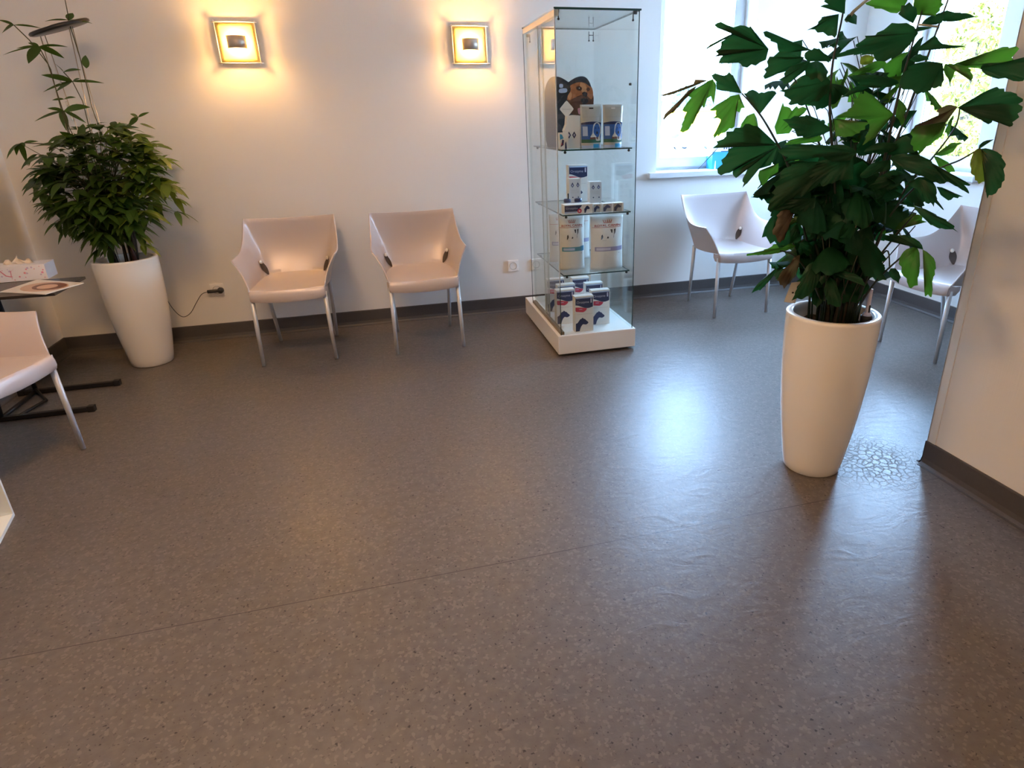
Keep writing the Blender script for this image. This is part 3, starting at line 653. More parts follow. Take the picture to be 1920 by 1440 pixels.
 (D, (1668,300), [(1650,302),(1635,306),(1622,318),(1612,330),(1625,334),(1640,326),(1655,322),(1670,316)], .10, .17),
 (D, (1668,296), [(1680,289),(1700,288),(1720,291),(1735,296),(1748,304),(1756,318),(1758,336),(1748,340),(1738,334),(1724,330),(1710,325),(1695,318),(1680,314)], .10, .18),
 (D, (1690,274), [(1680,268),(1660,267),(1645,268),(1632,274),(1620,284),(1634,287),(1648,290),(1660,286),(1676,284)], .06, .10),
 (D, (1700,330), [(1690,322),(1676,318),(1664,322),(1650,330),(1640,342),(1626,352),(1640,358),(1656,352),(1670,356),(1686,348)], .06, .12),
]
FR = []
for i, (mt, base, outl, d0, d1) in enumerate(LV):
    m = MB().use(mt); traced_leaf(m, base, outl, d0, d1); m.bm.transform(PINV); m.recalc = False
    o = m.build('leaflet', None, palm)
    if mt is LEAF_Y: o['label'] = 'yellowing fishtail leaflet'
# the shaded heart of the palm: leaflets on short shoots
m = MB().use(LEAF_D); m.recalc = False
for i in range(120):
    px_ = rnd.gauss(1570, 52); py_ = rnd.uniform(300, 500)
    px_ = max(1468, min(1690 if py_ < 440 else 1640, px_))
    if py_ > 440: px_ = rnd.gauss(1560, 26)
    p = PD(px_, py_, rnd.uniform(-.20, .10))
    a = rnd.uniform(0, 2*pi); dv = Vector((cos(a), sin(a), rnd.uniform(-1.1, .25)))
    fishtail(m, p, dv, Vector((rnd.uniform(-.6, .6), rnd.uniform(-1, .2), 1.0)), rnd.uniform(.10, .17), rnd.uniform(.08, .15), rnd)
for i in range(16):
    p = PD(rnd.uniform(1480, 1700), rnd.uniform(215, 300), rnd.uniform(-.22, -.05))
    a = rnd.uniform(0, 2*pi)
    fishtail(m, p, Vector((cos(a), sin(a), rnd.uniform(-.8, .3))), Vector((rnd.uniform(-.6, .6), rnd.uniform(-1, .2), 1.0)), rnd.uniform(.09, .14), rnd.uniform(.06, .11), rnd)
m.bm.transform(PINV); m.build('inner_foliage', None, palm)
# further fronds on the window side of the palm
m = MB(); m.recalc = False
for i in range(34):
    px_ = rnd.uniform(1470, 1770); py_ = rnd.uniform(60, 300)
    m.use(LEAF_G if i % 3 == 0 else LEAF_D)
    p = PD(px_, py_, rnd.uniform(-.26, -.12)); a = rnd.uniform(0, 2*pi)
    fishtail(m, p, Vector((cos(a), sin(a), rnd.uniform(-1.0, .3))), Vector((rnd.uniform(-.6, .6), rnd.uniform(-1, .2), .8)), rnd.uniform(.08, .13), rnd.uniform(.05, .10), rnd)
    m.use(STEM_D); m.tube([p, p.lerp(PD(1650, 330, -.12), .3)+Vector((0, 0, .01)), p.lerp(PD(1600, 380, -.1), .75), PD(1585, 440, -.06)], .0016, 5)
m.bm.transform(PINV); m.build('rear_foliage', None, palm)

# watering gauge standing in the planter
g = thing('water_gauge', 'clear tube water level gauge in a black holder, standing in the palm planter', 'gauge', (0, 0, 0))
p0 = PD(1625, 592, .0); p0.z = .60; g.location = p0
MB().lathe([(0, 0), (.019, 0), (.021, .05), (.0195, .053), (.010, .053), (0, .05)], seg=24).build('holder', BLK, g)
MB().lathe([(.0, .05), (.018, .053), (.012, .062), (.0075, .066), (.0075, .15), (.0085, .152), (0, .152)], seg=20).build('tube', mat('gauge_tube', (.62, .64, .85), .15), g)
MB().lathe([(0, .066), (.0032, .066), (.0032, .092), (0, .094)], c=(0, -.0085, 0), seg=10).build('float', BLK, g)
cd = MB().use(mat('card_cream', (.78, .76, .68), .6)); A_, B2, C2, D2 = PD(1470, 566, .09), PD(1491, 569, .07), PD(1501, 528, .06), PD(1484, 530, .08)
cd.poly([A_, B2, C2, D2]); bk = (A_-B2).cross(C2-B2).normalized()*.0015
cd.poly([A_+bk, B2+bk, C2+bk, D2+bk]); cd.use(BLK); cc = (A_+B2+C2+D2)/4
cd.lathe([(.004, -.003), (.004, .003)], c=cc, seg=10)
o = cd.build('plant_card'); tag(o, 'small cream card with a black mark leaning at the left rim of the palm planter', 'card')

# ------------------------------------------------------------------ the bushy plant on the left
LP = Vector((-1.497, 4.118, 0))
bush = thing('potted_bush', 'bushy plant with slender leaves in a white tapered planter in the left corner', 'plant', LP)
planter(bush, .645, .112, .166)
rb = random.Random(11)
def BP(px, py, dy=0): return atY(px, py, LP.y-dy) - LP
def lance(mb, B, d, L, W_, droop=.35, nrm=None):
    d = d.normalized(); nrm = nrm or Vector((rb.uniform(-.3, .3), rb.uniform(-.5, .2), 1)); s_ = d.cross(nrm)
    if s_.length < .05: s_ = d.cross(Vector((1, 0, 0)))
    s_.normalize(); n_ = s_.cross(d).normalized(); rows = []
    for i in range(7):
        t_ = i/6; wd = W_*.5*(sin(pi*min(1, t_**.8*.97+.02))**.85); c = B + d*(L*t_) + Vector((0, 0, -droop*L*t_*t_)) 
        rows.append([mb.bm.verts.new(c + s_*wd*k + n_*(.18*wd*abs(k))) for k in (-1, 0, 1)])
    for a, b_ in zip(rows, rows[1:]):
        for k in range(2): mb._f((a[k], b_[k], b_[k+1], a[k+1]), True)
# trunks
m = MB().use(BARK)
for i in range(9):
    a = rb.uniform(0, 2*pi); x, y = .05*cos(a), .05*sin(a)
    top = Vector((rb.uniform(-.13, .10), rb.uniform(-.10, .08), rb.uniform(.95, 1.15)))
    m.tube([(x, y, .58), (x*1.3+rb.uniform(-.01, .01), y*1.2, .75), (x*.6+top.x*.6, top.y*.7, .9), top], rb.uniform(.007, .016), 8, r2=.004)
m.use(mat('leaf_dark_brown', (.05, .012, .008), .6)); m.tube([(.055, -.02, .58), (.062, -.03, .66), (.05, -.03, .74)], .016, 8, r2=.003)
m.build('trunk', None, bush)
# crown
m1 = MB().use(LEAF_L); m1.recalc = False; m2 = MB().use(LEAF_L2); m2.recalc = False; tw = MB().use(GREEN_STEM)
for i in range(380):
    # a whorl at a twig's end, inside the crown's outline
    while True:
        px_, py_ = rb.uniform(55, 335), rb.uniform(238, 470)
        if ((px_-195)/118)**2 + ((py_-340)/104)**2 < 1: break
    if py_ > 395 and (px_ < 130 or px_ > 285): continue
    if py_ > 425 and abs(px_-208) > 52: continue
    dy = rb.uniform(-.22, .24)
    c = BP(px_, py_, dy)
    core = Vector((0.0, 0, 1.0)); out = (c-core); out.z *= .6
    if i % 3 == 0: tw.tube([core*rb.uniform(.9, 1.05) + Vector((0, 0, -.05)), c.lerp(core, .4)+Vector((0, 0, .02)), c], .0025, 5, r2=.0015)
    light = px_ > 225 and py_ < 400 and rb.random() < .5  # about half the whorls at upper right take the paler green
    for k in range(rb.randint(3, 5)):
        a = rb.uniform(0, 2*pi); dv = Vector((cos(a), sin(a), rb.uniform(-.35, .35))) + out.normalized()*.7
        lance(m2 if light else m1, c, dv, rb.uniform(.07, .125), rb.uniform(.030, .050), rb.uniform(.15, .6))
for (px_, py_) in ((30, 272), (62, 292), (80, 330), (95, 395), (100, 420), (338, 400), (325, 350), (335, 375), (310, 300), (170, 400), (185, 440), (180, 470), (198, 470), (275, 460), (265, 440), (120, 410), (130, 380)):
    c = BP(px_+8*(1 if px_ < 200 else -1), py_-3, .1)
    tw.tube([Vector((0, 0, 1.0)), c.lerp(Vector((0, 0, 1.02)), .4), c], .0025, 5, r2=.0012)
    for k in range(4):
        a = rb.uniform(0, 2*pi); lance(m1 if px_ < 250 else m2, c, Vector((cos(a)*.7+(-.8 if px_ < 200 else .8), sin(a), -.3)), rb.uniform(.06, .11), rb.uniform(.02, .035), .5)
m1.build('foliage', None, bush); m2.build('lighter_foliage', None, bush)['label'] = 'lighter foliage on the right'; 
# tall sprigs with open whorls: (whorl centre, [(tip, width)])
SPR = [((26, 47), [((-4, 37), 5), ((5, 62), 12), ((76, 53), 4)]),
 ((128, 38), [((84, 40), 4), ((137, 23), 11), ((172, 44), 4)]),
 ((73, 87), [((56, 116), 17), ((117, 108), 10), ((126, 88), 5), ((32, 91), 4), ((8, 103), 3), ((52, 80), 6)]),
 ((119, 135), [((100, 117), 6), ((152, 131), 6)]),
 ((136, 153), [((76, 140), 11), ((84, 172), 6), ((106, 172), 12), ((194, 156), 6), ((150, 147), 5)]),
 ((162, 128), [((160, 100), 12)]), ((120, 186), [((98, 188), 5), ((142, 183), 5)]),
 ((120, 208), [((68, 227), 6), ((88, 203), 7), ((124, 240), 20), ((169, 201), 14), ((158, 229), 7)]),
 ((259, 220), [((243, 236), 10), ((243, 213), 6), ((281, 210), 6)]), ((262, 232), [((290, 242), 6)]),
 ((45, 268), [((26, 282), 7), ((40, 282), 9), ((72, 265), 6)])]
ms = MB().use(LEAF_L); ms.recalc = False; px2m = 1/385.
for cpt, lv in SPR:
    c = BP(*cpt, .03)
    for tip, wd in lv:
        e = BP(*tip, .03+rb.uniform(-.06, .08)); dv = e-c; lance(ms, c, dv + Vector((0, 0, .15*dv.length)), dv.length*1.02, wd*px2m*1.25, .15, Vector((rb.uniform(-.2, .2), -1.0, .9)))
ms.build('sprig_leaves', None, bush)
for path in ([(26, 47), (55, 75), (90, 120), (118, 208), (135, 265)], [(128, 38), (127, 25), (122, 0)], [(128, 38), (150, 108), (172, 200), (195, 265)], [(73, 87), (95, 130), (112, 195), (140, 290)],
             [(119, 135), (136, 153), (155, 190), (175, 270)], [(259, 220), (232, 240), (212, 262)], [(45, 268), (90, 270), (130, 290)], [(120, 208), (130, 240), (150, 280)]):
    tw.tube([BP(*q, .03) for q in path], .0026, 6, r2=.002)
tw.build('twigs', None, bush)

# ------------------------------------------------------------------ plant lamp on thin rods over the bush, plugged in at the wall
ROD = mat('rod_metal', (.60, .50, .38), .3, .8); BLKG = mat('lamp_housing_black', (.010, .009, .010), .3)
pl = thing('plant_lamp', 'flat black disc plant lamp on thin rods above the left bush', 'lamp', LP)
dc = BP(112, 52, .0); Mx = Matrix.Translation(dc) @ Euler((radians(8), radians(-16), 0)).to_matrix().to_4x4()
MB().lathe([(0, -.009), (.128, -.009), (.14, -.004), (.142, .004), (.135, .010), (.05, .012), (.045, .018), (0, .018)], mx=Mx, seg=56).build('disc', BLKG, pl)
for a, c in (((76, 68), (131, 262)), ((84, 66), (152, 262)), ((133, 40), (190, 268)), ((150, 108), (198, 268)), ((128, 44), (176, 262))):
    A2 = BP(*a, -.01); B3 = BP(*c, .0); E = A2 + (B3-A2)*2.1; E = B3.lerp(Vector((B3.x*.6, 0, .60)), 1)
    MB().tube([A2, B3, E], .0022, 6).build('rod', ROD, pl)
for q in ((112, 152), (125, 195), (135, 222)):  # pale sleeves that paint the lit spots along the rods
    MB().tube([BP(q[0]-1, q[1]-5, .02), BP(q[0]+2, q[1]+5, .02)], .005, 8).build('rod_glint', BTN, pl)
cb = MB().use(BLK)
W0 = atY(396, 547, YB-.035)
pts = [atY(q[0], q[1], yy)-LP for q, yy in (((300, 545), 4.20), ((312, 560), 4.28), ((322, 576), 4.32), ((335, 590), 4.36), ((346, 594), 4.38), ((358, 586), 4.40), ((368, 568), 4.42), ((378, 552), 4.43), ((390, 547), 4.435))]
sm = []
for a in range(len(pts)-1):
    P0, P1, P2, P3 = pts[max(a-1, 0)], pts[a], pts[a+1], pts[min(a+2, len(pts)-1)]
    for k in range(5):
        t_ = k/5; sm.append(.5*((2*P1)+(P2-P0)*t_+(2*P0-5*P1+4*P2-P3)*t_*t_+(3*P1-P0-3*P2+P3)*t_**3))
cb.tube(sm+[pts[-1]], .0022, 6); cb.build('cord', BLK, pl)
pg = MB(); A2 = atY(389, 547, 4.437)-LP; B3 = atY(413, 545, 4.437)-LP; pg.tube([A2, A2.lerp(B3, .25), A2.lerp(B3, .3), B3], .011, 14); pg.lathe([(0, 0), (.019, 0), (.019, .022), (.014, .03), (0, .03)], mx=Matrix.Translation(B3+Vector((0, .02, 0))) @ Matrix.Rotation(pi/2, 4, 'X'), seg=24); pg.build('plug', BLK, pl)

# ------------------------------------------------------------------ wall sockets
SOCK = mat('socket_white', (.88, .86, .83), .3)
def socket(px, py, label):
    c = atY(px, py, YB); t = thing('wall_socket', label, 'socket', (c.x, YB, c.z), group='wall sockets')
    MB().box((-.040, -.010, -.040), (.040, -.0005, .040), bev=.003).build('plate', SOCK, t)
    Mx = Matrix.Rotation(pi/2, 4, 'X'); r = MB(); r.lathe([(.0275, .010), (.0275, .0135), (.0245, .0135), (.0225, .0035), (0, .0035)], mx=Mx, seg=32); ins = r.build('insert', mat('socket_insert', (.52, .50, .47), .35), t)
    for s_ in (-1, 1): h_ = MB(); h_.lathe([(.0028, .0036), (.0028, .0046), (0, .0046)], c=(0, 0, 0), mx=Matrix.Translation((s_*.0095, 0, 0)) @ Mx, seg=10); h_.build('pin_hole', BLK, ins)
    return t
socket(408, 543, 'wall socket with a black plug in it, right of the bush planter')
socket(962, 498, 'empty wall socket just left of the glass display cabinet')
socket(1005, 495, 'wall socket seen through the side glass of the display cabinet')

# ------------------------------------------------------------------ wall lights
WARM = (1.0, .53, .16)
SPL = mat('sconce_glass_plate', (.52, .43, .15), .4, var=.02); SFR = mat('sconce_rod', (.85, .78, .70), .3, .2); SHD = mat('sconce_shade_steel', (.55, .46, .38), .42, .6)
BULB = mat('bulb', (1, 1, 1), .5, emit=WARM, estr=180)
def sconce(x, z, label):
    t = thing('wall_light', label, 'wall light', (x, YB, z), group='square wall lights')
    pl_ = MB(); N = 10
    def face(yo): return [[Vector((.104*(2*i/N-1), -.022+yo + .004*((2*i/N-1)**2)*.6, .104*(2*j/N-1))) for i in range(N+1)] for j in range(N+1)]
    pl_.grid(face(0)); pl_.grid(face(.004)); f0, f1 = face(0), face(.004)
    rim0 = f0[0] + [r[-1] for r in f0[1:]] + f0[-1][::-1][1:] + [r[0] for r in f0[::-1][1:-1]]
    rim1 = f1[0] + [r[-1] for r in f1[1:]] + f1[-1][::-1][1:] + [r[0] for r in f1[::-1][1:-1]]
    pl_.grid([rim0, rim1], closed=True, smooth=False); bmesh.ops.remove_doubles(pl_.bm, verts=pl_.bm.verts[:], dist=1e-5)
    pl_.build('plate', SPL, t)
    for a in (-1, 1):
        MB().tube([(-.122, -.020, a*.107), (-.05, -.029, a*.109), (.05, -.029, a*.109), (.122, -.020, a*.107)], .0028, 8).build('crossbar', SFR, t)
        MB().tube([(a*.109, -.021, -.118), (a*.109, -.021, .118)], .0022, 8).build('upright', SFR, t)
    MB().box((-.03, -.027, -.025), (.03, -.001, .025), bev=.004).build('wall_mount', SFR, t)
    sd = MB(); R0 = .046
    arc = [Vector((.052*sin(th), -.046-.052*cos(th), 0)) for th in [(-88+176*k/20)*pi/180 for k in range(21)]]
    sd.grid([[p+Vector((0, 0, zz)) for p in arc] for zz in (-.033, 0, .033)]); s2 = sd.build('shade', SHD, t); so = s2.modifiers.new('s', 'SOLIDIFY'); so.thickness = .0025
    MB().lathe([(0, -.026), (.012, -.025), (.018, -.018), (.018, .018), (.012, .025), (0, .026)], c=(0, -.068, 0), seg=20).build('bulb', BULB, t)
    return t
sconce(-.734, 1.793, 'glowing square wall light, the left one, above the armchair by the bush')
sconce(.631, 1.789, 'glowing square wall light nearest the glass display cabinet')

# ------------------------------------------------------------------ glass display cabinet
GL = thin_glass('cabinet_glass', (.952, .972, .962), .85)
GE = mat('glass_edge', (.01, .05, .045), .2, var=.3)
GEL = mat('glass_edge_polished', (.50, .53, .46), .25)
CABW = mat('cabinet_white', (.80, .79, .76), .35, var=.02)
RAILM = mat('door_rail_champagne', (.72, .66, .55), .3, .4)
cx0, cx1, cy0, cy1, cz0, cz1 = .917, 1.370, 3.412, 4.165, .135, 1.850
cab = thing('display_cabinet', 'tall glass display cabinet on a low white plinth, full of pet care products', 'cabinet', (0, 0, 0))
MB().box((.896, 3.398, .018), (1.388, 4.322, .1345), bev=.006).build('plinth', CABW, cab)
MB().box((.93, 3.44, 0), (1.355, 4.28, .018)).build('toe_kick', BLK, cab)
def pane(name, lo, hi, edges):
    """a sheet of glass with dark polished edges"""
    m = MB().use(GL).box(lo, hi); m.use(GE)
    th = .0012
    for a, b_ in edges:
        m.box(tuple(min(p, q)-th for p, q in zip(a, b_)), tuple(max(p, q)+th for p, q in zip(a, b_)))
    return m.build(name, None, cab)
g = .005
pane('front_pane', (cx0, cy0, cz0), (cx1, cy0+g, cz1), [((cx0, cy0, cz0), (cx0, cy0+g, cz1)), ((cx1, cy0, cz0), (cx1, cy0+g, cz1)), ((cx0, cy0, cz1), (cx1, cy0+g, cz1))])
pane('right_pane', (cx1-g, cy0+g+.002, cz0), (cx1, cy1, cz1), [])
pane('back_pane', (cx0, cy1-g, cz0), (cx1-g-.002, cy1, cz1), [((cx0, cy1-g, cz0), (cx0, cy1, cz1))])
MB().use(GL).box((cx0-.004, cy0-.004, cz1+.001), (cx1+.006, cy1+.004, cz1+.007)).use(GE).box((cx0-.006, cy0-.006, cz1), (cx1+.008, cy0-.003, cz1+.008)).box((cx1+.005, cy0-.006, cz1), (cx1+.008, cy1+.004, cz1+.008)).box((cx0-.004, cy1+.003, cz1), (cx1+.006, cy1+.006, cz1+.008)).build('top_pane', None, cab)
# two sliding doors on the left with their rails
MB().use(GL).box((cx0+.002, cy0+.012, cz0+.014), (cx0+.006, 3.80, cz1-.022)).use(GEL).box((cx0+.0015, 3.799, cz0+.014), (cx0+.0065, 3.802, cz1-.022)).build('sliding_door', None, cab)
MB().use(GL).box((cx0+.012, 3.735, cz0+.014), (cx0+.016, cy1-.01, cz1-.022)).use(GEL).box((cx0+.010, 3.730, cz0+.014), (cx0+.017, 3.736, cz1-.022)).build('sliding_door', None, cab)
MB().box((cx0-.002, cy0+.006, cz1-.030), (cx0+.022, cy1-.006, cz1-.001), bev=.002).build('top_rail', RAILM, cab)['label'] = 'light metal top rail of the sliding doors'
MB().box((cx0-.002, cy0+.006, cz0), (cx0+.022, cy1-.006, cz0+.018), bev=.002).build('bottom_rail', mat('rail_brown', (.22, .16, .10), .35, .5), cab)
MB().box((cx0-.0035, cy0-.001, cz0+.30), (cx0+.0025, cy0+.0035, cz1)).build('edge_highlight', mat('highlight_white', (.82, .86, .84), .25), cab)  # white strip laid on the glass corner to paint its bright edge highlight
def clip(x, y, z, sx, sy, down=True):
    m = MB(); m.box((x-.010, y-.006, z-.016), (x+.010, y+.006, z-.001), bev=.002)
    m.tube([(x+sx*.008, y+sy*.004, z-.01), (x+sx*.008, y+sy*.004, z-.038)], .0032, 8); m.lathe([(0, -.048), (.006, -.045), (.0065, -.040), (.003, -.036)], c=(x+sx*.008, y+sy*.004, z), seg=12)
    return m.build('corner_clip', BLK, cab)
clip(cx0+.016, cy0+.014, cz1, 1, 1); clip(cx1-.020, cy0+.014, cz1, -1, 1); clip(cx0+.03, cy1-.014, cz1-.03, 1, -1)
m = MB(); xx, yy, zz = cx1-.022, cy1-.012, cz1-.012     # H-shaped clip in the far right corner
for a in (-.014, .014): m.tube([(xx+a, yy, zz+.0), (xx+a, yy, zz-.048)], .0024, 8); m.lathe([(0, -.056), (.005, -.053), (.005, -.048), (.002, -.045)], c=(xx+a, yy, zz), seg=10)
m.tube([(xx-.014, yy, zz-.02), (xx+.014, yy, zz-.02)], .0022, 8); m.build('corner_clip', BLK, cab)
kp = atX(1182, 158, cx1-.008)
m = MB(); m.lathe([(0, -.008), (.006, -.007), (.007, .004), (0, .005)], mx=Matrix.Translation((cx1-.008, kp.y, kp.z)) @ Matrix.Rotation(pi/2, 4, 'Y'), seg=16); m.build('lock', BLK, cab)
SHZ = (1.177, .828, .482); sy0, sy1, sx0, sx1 = 3.452, 4.13, .952, 1.360
for z in SHZ:
    shf = MB().use(GL).box((sx0, sy0, z), (sx1, sy1, z+.006)).use(GE).box((sx0, sy0-.001, z-.0005), (sx1, sy0+.0014, z+.0065)).box((sx0-.001, sy0, z-.0003), (sx0+.0012, sy1, z+.0063)).box((sx1-.0012, sy0, z), (sx1+.0006, sy1, z+.006)).box((sx0, sy1-.001, z), (sx1, sy1, z+.006)).build('shelf', None, cab)
    for x in (sx0+.022, sx1-.014):
        for y in (sy0+.012, sy1-.02):
            m = MB(); m.lathe([(0, -.016), (.007, -.013), (.008, -.006), (.004, -.001), (0, -.0005)], c=(x, y, z), seg=14); m.build('shelf_stud', BLK, shf)

# ---- what stands in it
WHT = mat('carton_white', (.80, .79, .77), .45, var=.02); NAVY = mat('print_navy', (.018, .028, .11), .4); RED = mat('print_crimson', (.55, .035, .08), .4)
LILAC = mat('print_pale_lettering', (.55, .56, .72), .5); PALEB = mat('print_pale_blue', (.42, .55, .80), .5); BLUEP = mat('print_blue', (.03, .12, .42), .4)
SKYB = mat('print_sky_blue', (.03, .32, .62), .4); GREENP = mat('print_dark_green', (.03, .14, .09), .5); GREY = mat('print_grey', (.42, .42, .42), .5)
REDT = mat('print_red_lettering', (.45, .05, .03), .5); TEAL = mat('print_teal', (.05, .28, .40), .4); LAV = mat('print_lavender', (.28, .27, .45), .4); BAGM = mat('bag_film', (.74, .73, .70), .28, var=.03, bump=.12, bscale=18)
BLACKP = mat('print_black', (.015, .015, .02), .4); WDOG = mat('print_cream_fur', (.66, .62, .55), .6, var=.12, scale=60)
DOGH = [(0, 0), (.30, 0), (.36, .20), (.45, .38), (.58, .50), (.72, .47), (.84, .47), (.98, .55), (1.0, .62), (.93, .70), (.85, .76), (.74, .88), (.62, .93), (.53, 1.0), (.47, .93), (.36, .90), (.24, .76), (.12, .62), (0, .55)]

def rounded(pts, n_=4):
    o_ = []; N = len(pts)
    for a in range(N):
        P0, P1, P2, P3 = (Vector((*pts[(a+k) % N][:2], 0)) for k in (-1, 0, 1, 2))
        for k in range(n_):
            t_ = k/n_; q = .5*((2*P1)+(P2-P0)*t_+(2*P0-5*P1+4*P2-P3)*t_*t_+(3*P1-P0-3*P2+P3)*t_**3); o_.append((q.x, q.y))
    return o_
DOGH = [(0, 0), (.30, 0)] + [q for q in rounded(DOGH)[8:-4]] + [(0, .55)]
def place(px, py, z, y=None):
    return atY(px, py, y) if y else atZ(px, py, z)
def carton(name, label, group, x, y, z, w_, h_, d_, kind='enzyme', rz=0, cat='box'):
    """a carton printed on its front; its local frame has x along the front, z up, front at y=0"""
    m = MB().use(WHT).box((0, 0, 0), (w_, d_, h_), bev=.0012)
    Fm = Matrix.Rotation(pi/2, 4, 'X')     # local xy of the print -> xz of the front
    def L(k): return Matrix.Translation((0, -.0003*k, 0)) @ Fm
    P = lambda pts, k=1: m.poly([(a*w_, b_*h_, 0) for a, b_ in pts], L(k))
    if kind == 'enzyme':
        wave = [(.03+.94*t_/14, .715+.045*cos(t_/14*4.6)-.02*t_/14) for t_ in range(15)]
        m.use(NAVY); P([(.03, .96)] + wave + [(.97, .96)])
        m.use(PALEB); P([(.05, .965), (.95, .965), (.95, .935), (.05, .935)], 2)
        m.use(RED); P([(.03, .70)] + [(.03+.62*t_/10, .70-.005*t_ + .012*sin(pi*t_/10)) for t_ in range(1, 11)] + [(.66-.3*t_/6, .63-.035*sin(pi*t_/7)-.01*t_) for t_ in range(1, 6)] + [(.2, .57), (.08, .575), (.03, .60)])
        m.use(LILAC); m.text('Orozyme', h_*.095, Matrix.Translation((w_*.09, -.0007, h_*.80)) @ Fm, width=w_*.66)
        m.poly([(.84*w_, .80*h_, 0), (.91*w_, .80*h_, 0), (.91*w_, .92*h_, 0), (.84*w_, .92*h_, 0)], L(2))
        m.use(GREY); P([(.08, .50), (.92, .50), (.92, .495), (.08, .495)])
        m.use(NAVY); m.poly([((.04+.68*a)*w_, (.02+.38*b_)*h_, 0) for a, b_ in DOGH], L(1))
        m.use(WHT); P([(.47, .355), (.50, .375), (.505, .362)], 2)
        m.use(LILAC); P([(.22, .632), (.40, .632), (.40, .645), (.22, .645)], 2)
    elif kind == 'flat':
        m.use(NAVY); P([(.0, .08), (.42, .08), (.50, .45), (.60, .80), (.62, .92), (0, .92)])
        m.use(LILAC); m.text('Orozyme', h_*.30, Matrix.Translation((w_*.04, -.0007, h_*.52)) @ Fm, width=w_*.42)
        m.use(PALEB); P([(0, .08), (.42, .08), (.45, .25), (0, .25)], 2)
        m.use(RED); m.poly([(w_*.53+h_*.26*cos(2*pi*k/18), h_*.30+h_*.26*sin(2*pi*k/18), 0) for k in range(18)], L(3))
        m.use(WHT); m.poly([(w_*.53+h_*.10*cos(2*pi*k/12), h_*.30+h_*.08*sin(2*pi*k/12), 0) for k in range(12)], L(4))
        m.use(NAVY); m.poly([((.70+.20*a)*w_, (.06+.80*b_)*h_, 0) for a, b_ in DOGH], L(2))
    elif kind == 'small':
        m.use(GREY); P([(.0, .02), (.84, .02), (.84, .96), (0, .96)])
        m.use(NAVY); m.poly([((.02+.72*a)*w_, (.08+.80*b_)*h_, 0) for a, b_ in DOGH], L(2))
    elif kind == 'drops':
        m.use(mat('carton_grey_front', (.62, .62, .64), .45)); P([(.02, .02), (.98, .02), (.98, .96), (.02, .96)])
        m.use(NAVY)
        for q in (.28, .74): P([(q, .66), (q+.13, .74), (q, .86), (q-.13, .74)], 2)
        m.use(LILAC)
        for q in (.28, .74): P([(q, .70), (q+.06, .74), (q, .79), (q-.06, .74)], 3)
        m.use(NAVY)
        for q in (.30, .78): m.poly([(q*w_+.055*w_*cos(2*pi*k/10), .30*h_+.055*w_*sin(2*pi*k/10), 0) for k in range(10)], L(2))
        m.use(GREY)
        for q in range(4): P([(.15, .58-.04*q), (.85, .58-.04*q), (.85, .572-.04*q), (.15, .572-.04*q)], 2)
    o = m.build(name, None, None, (x, y, z), rz)
    return tag(o, label, cat, group)
G1 = 'upright cartons on the cabinet floor'
zb = .1355
carton('medicine_carton', 'frontmost white and navy Orozyme carton on the cabinet floor', G1, 1.012, 3.437, zb, .116, .222, .05, rz=radians(0))
carton('medicine_carton', 'Orozyme carton just behind and left of the frontmost one', G1, .945, 3.615, zb, .118, .222, .05)
carton('medicine_carton', 'Orozyme carton just behind and right of the frontmost one', G1, 1.148, 3.535, zb, .118, .222, .05)
carton('medicine_carton', 'Orozyme carton in the third row on the left, mostly hidden', G1, .985, 3.735, zb, .118, .222, .05)
carton('medicine_carton', 'Orozyme carton in the third row on the right, mostly hidden', G1, 1.166, 3.715, zb, .118, .222, .05)
carton('medicine_carton', 'rearmost Orozyme carton on the left, seen through the side glass', G1, .958, 3.90, zb, .120, .222, .05)
carton('medicine_carton', 'rearmost Orozyme carton in the middle, with its red oval in view', G1, 1.125, 3.88, zb, .118, .222, .05)
carton('plain_carton', 'plain white carton at the back right of the cabinet floor', None, 1.262, 3.90, zb, .07, .23, .06, kind='plain')
# second shelf from below is the middle one, third is the top one
z2 = SHZ[1]+.0066
def bx(px0, px1, py_top, Y, z): 
    a = atY(px0, py_top, Y); c = atY(px1, py_top, Y); return a.x, c.x-a.x, a.z-z
x_, w_, h_ = bx(1066, 1102, 310, 4.00, z2); carton('medicine_carton', 'tallest Orozyme carton, at the back of the middle shelf', None, x_, 4.00, z2, w_, h_, .06)
x_, w_, h_ = bx(1067, 1089, 335, 3.83, z2); carton('drops_carton', 'grey carton with two dark diamonds, left one on the middle shelf', 'grey cartons with diamonds', x_, 3.83, z2, w_, h_, .05, kind='drops')
x_, w_, h_ = bx(1106, 1128, 341, 3.83, z2); carton('drops_carton', 'grey carton with two dark diamonds, right one on the middle shelf', 'grey cartons with diamonds', x_, 3.83, z2, w_, h_, .05, kind='drops')
x_, w_, h_ = bx(1058.5, 1111, 385, 3.475, z2); carton('flat_carton', 'low wide Orozyme carton at the front left of the middle shelf', None, x_, 3.475, z2, w_, h_, .07, kind='flat')
for p0_, p1_, lb in ((1113.5, 1128, 'leftmost'), (1131, 1150, 'middle'), (1151.5, 1169, 'rightmost')):
    x_, w_, h_ = bx(p0_, p1_, 383 - (p0_-1113)*.06, 3.475, z2)
    carton('small_carton', lb+' of the three small dog head cartons at the front of the middle shelf', 'small dog head cartons', x_, 3.475, z2, w_, h_, .05, kind='small')
